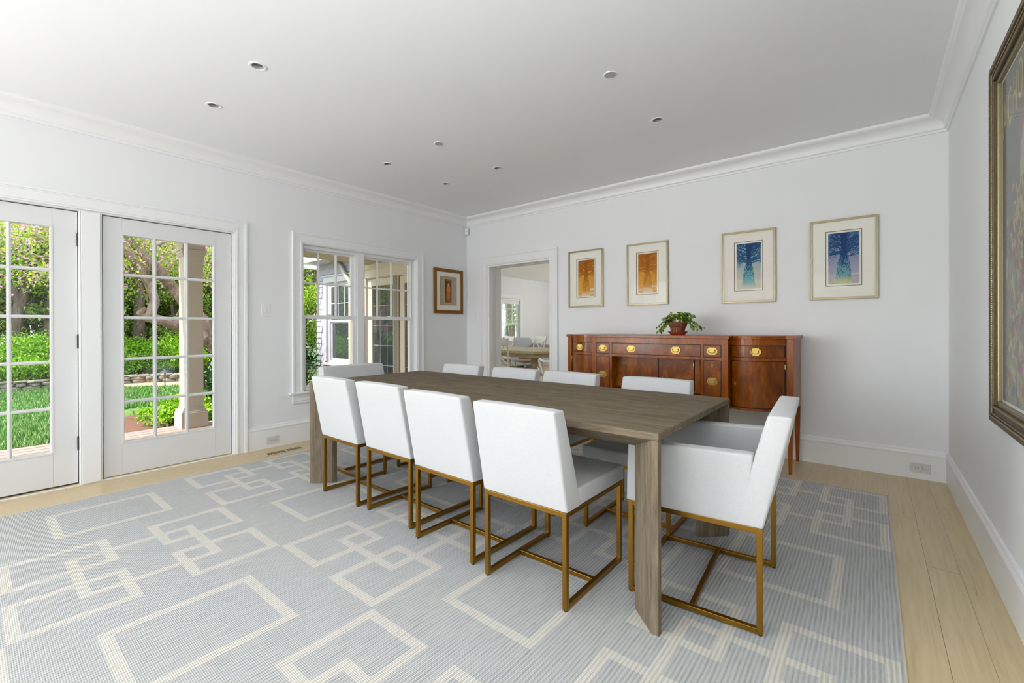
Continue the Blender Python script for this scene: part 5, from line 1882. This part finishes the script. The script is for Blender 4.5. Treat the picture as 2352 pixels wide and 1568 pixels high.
def cross_chair(arms):
    t = thing('cross_back_chair', (0, 0, 0), 'x', 'chair', 'white cross-back chairs round the pale table')
    W = .225
    tub = lambda nm, pts, r, par=t: smooth_angle(MB().tube(pts, r, 8).build(nm, 'chair_white_paint', par, t), 50)
    for s in (-1, 1):
        tub('leg', [(s * (W - .02), .21, 0), (s * (W - .01), .21, .44)], [.016, .02])
        tub('back_post', [(s * (W - .03), -.27, 0), (s * (W - .02), -.22, .44), (s * (W - .01), -.25, .72), (s * (W + .005), -.31, .97)], [.018, .021, .019, .016])
    m = MB().soft([(-.23, -.22, .43), (.23, -.22, .43), (.24, .24, .43), (-.24, .24, .43), (-.23, -.22, .468), (.23, -.22, .468), (.24, .24, .468), (-.24, .24, .468)], 3, .004)
    m.build('seat', 'cushion_tan', t, t, bevel=.01, seg=3, smooth=True, weld=True)
    m = MB()
    n = 10
    for k in range(n):
        a, b = -1 + 2 * k / n, -1 + 2 * (k + 1) / n
        y = lambda q: -.300 - .035 * (1 - q * q)
        z = lambda q: .02 * (1 - q * q) * -1
        m.hexa([(a * (W + .015), y(a), .885 + z(a)), (b * (W + .015), y(b), .885 + z(b)), (b * (W + .015), y(b) + .022, .885 + z(b)), (a * (W + .015), y(a) + .022, .885 + z(a)),
                (a * (W + .03), y(a) - .01, .985 + z(a)), (b * (W + .03), y(b) - .01, .985 + z(b)), (b * (W + .03), y(b) + .012, .985 + z(b)), (a * (W + .03), y(a) + .012, .985 + z(a))])
    m.build('top_rail', 'chair_white_paint', t, t)
    tub('cross_brace', [(-W + .01, -.285, .90), (0, -.29, .72), (W - .015, -.235, .53)], [.013] * 3)
    tub('cross_brace', [(W - .01, -.285, .90), (0, -.272, .72), (-W + .015, -.235, .53)], [.013] * 3)
    tub('stretcher', [(-W + .02, -.22, .50), (W - .02, -.22, .50)], [.013] * 2)
    for s in (-1, 1):
        tub('stretcher', [(s * (W - .02), -.25, .18), (s * (W - .02), .21, .18)], [.010] * 2)
    if arms:
        for s in (-1, 1):
            tub('arm', [(s * (W - .005), -.26, .72), (s * (W + .045), -.10, .665), (s * (W + .06), .06, .66), (s * (W + .05), .17, .69), (s * (W + .04), .215, .66), (s * (W + .03), .20, .60), (s * (W + .01), .17, .52), (s * W, .15, .45)], [.017, .018, .018, .018, .017, .016, .015, .014])
    return t
c1 = cross_chair(False)
c1.location, c1.rotation_euler.z, c1['label'] = (-4.92, 5.93, 0), .05, 'white cross-back chair on the near side of the pale table, partly behind the door jamb'
c2 = copy_tree(c1)
c2.location, c2.rotation_euler.z, c2['label'] = (-6.42, 7.42, 0), PI - .45, 'white cross-back chair across the pale table in front of the window'
c3 = copy_tree(c1)
c3.location, c3.rotation_euler.z, c3['label'] = (-5.70, 7.60, 0), PI - .40, 'white cross-back chair across the pale table against the grey wall'
c4 = cross_chair(True)
c4.name = 'cross_back_armchair'
c4.location, c4.rotation_euler.z, c4['label'] = (-3.60, 5.62, 0), 1.15, 'white cross-back armchair with curved arms at the right end of the pale table'
def sofa():
    t = thing('sofa', (-8.0, 10.0, 0), 'grey sofa with a curved back below the breakfast room window', 'sofa')
    m = MB().soft([(-8.45, 8.9, .1), (-7.6, 8.9, .1), (-7.6, 11.2, .1), (-8.45, 11.2, .1), (-8.45, 8.9, .42), (-7.6, 8.9, .42), (-7.6, 11.2, .42), (-8.45, 11.2, .42)], 4, .01)
    m.build('base', 'grey_linen', t, t, bevel=.04, seg=4, smooth=True, weld=True)
    m = MB().soft([(-8.5, 8.9, .4), (-8.2, 8.9, .4), (-8.2, 11.2, .4), (-8.5, 11.2, .4), (-8.5, 8.9, .85), (-8.27, 8.9, .85), (-8.27, 11.2, .85), (-8.5, 11.2, .85)], 4, .02)
    m.build('backrest', 'grey_linen', t, t, bevel=.06, seg=4, smooth=True, weld=True)
    for y0, y1 in ((8.7, 8.92), (11.18, 11.4)):
        m = MB().soft([(-8.45, y0, .1), (-7.6, y0, .1), (-7.6, y1, .1), (-8.45, y1, .1), (-8.45, y0, .68), (-7.6, y0, .66), (-7.6, y1, .66), (-8.45, y1, .68)], 4, .01)
        m.build('arm', 'grey_linen', t, t, bevel=.05, seg=4, smooth=True, weld=True)
    for y0, y1 in ((8.94, 10.03), (10.07, 11.16)):
        m = MB().soft([(-8.2, y0, .42), (-7.58, y0, .42), (-7.58, y1, .42), (-8.2, y1, .42), (-8.2, y0, .56), (-7.58, y0, .56), (-7.58, y1, .56), (-8.2, y1, .56)], 4, .02)
        m.build('seat_cushion', 'grey_linen', t, t, bevel=.04, seg=4, smooth=True, weld=True)
sofa()
t = thing('glass_jar', (-5.55, 6.35, .76), 'small green glass jar with a stopper standing on the pale table', 'jar')
MB().lathe([(.0001, 0), (.05, 0), (.055, .01), (.055, .12), (.03, .15), (.03, .17), (.0001, .17)], (-5.55, 6.35, .76), 20).build('body', 'jar_green', t, t, smooth=True)
MB().lathe([(.028, .17), (.032, .175), (.028, .21), (.0001, .215)], (-5.55, 6.35, .76), 16).build('stopper', 'cushion_tan', t, t, smooth=True)
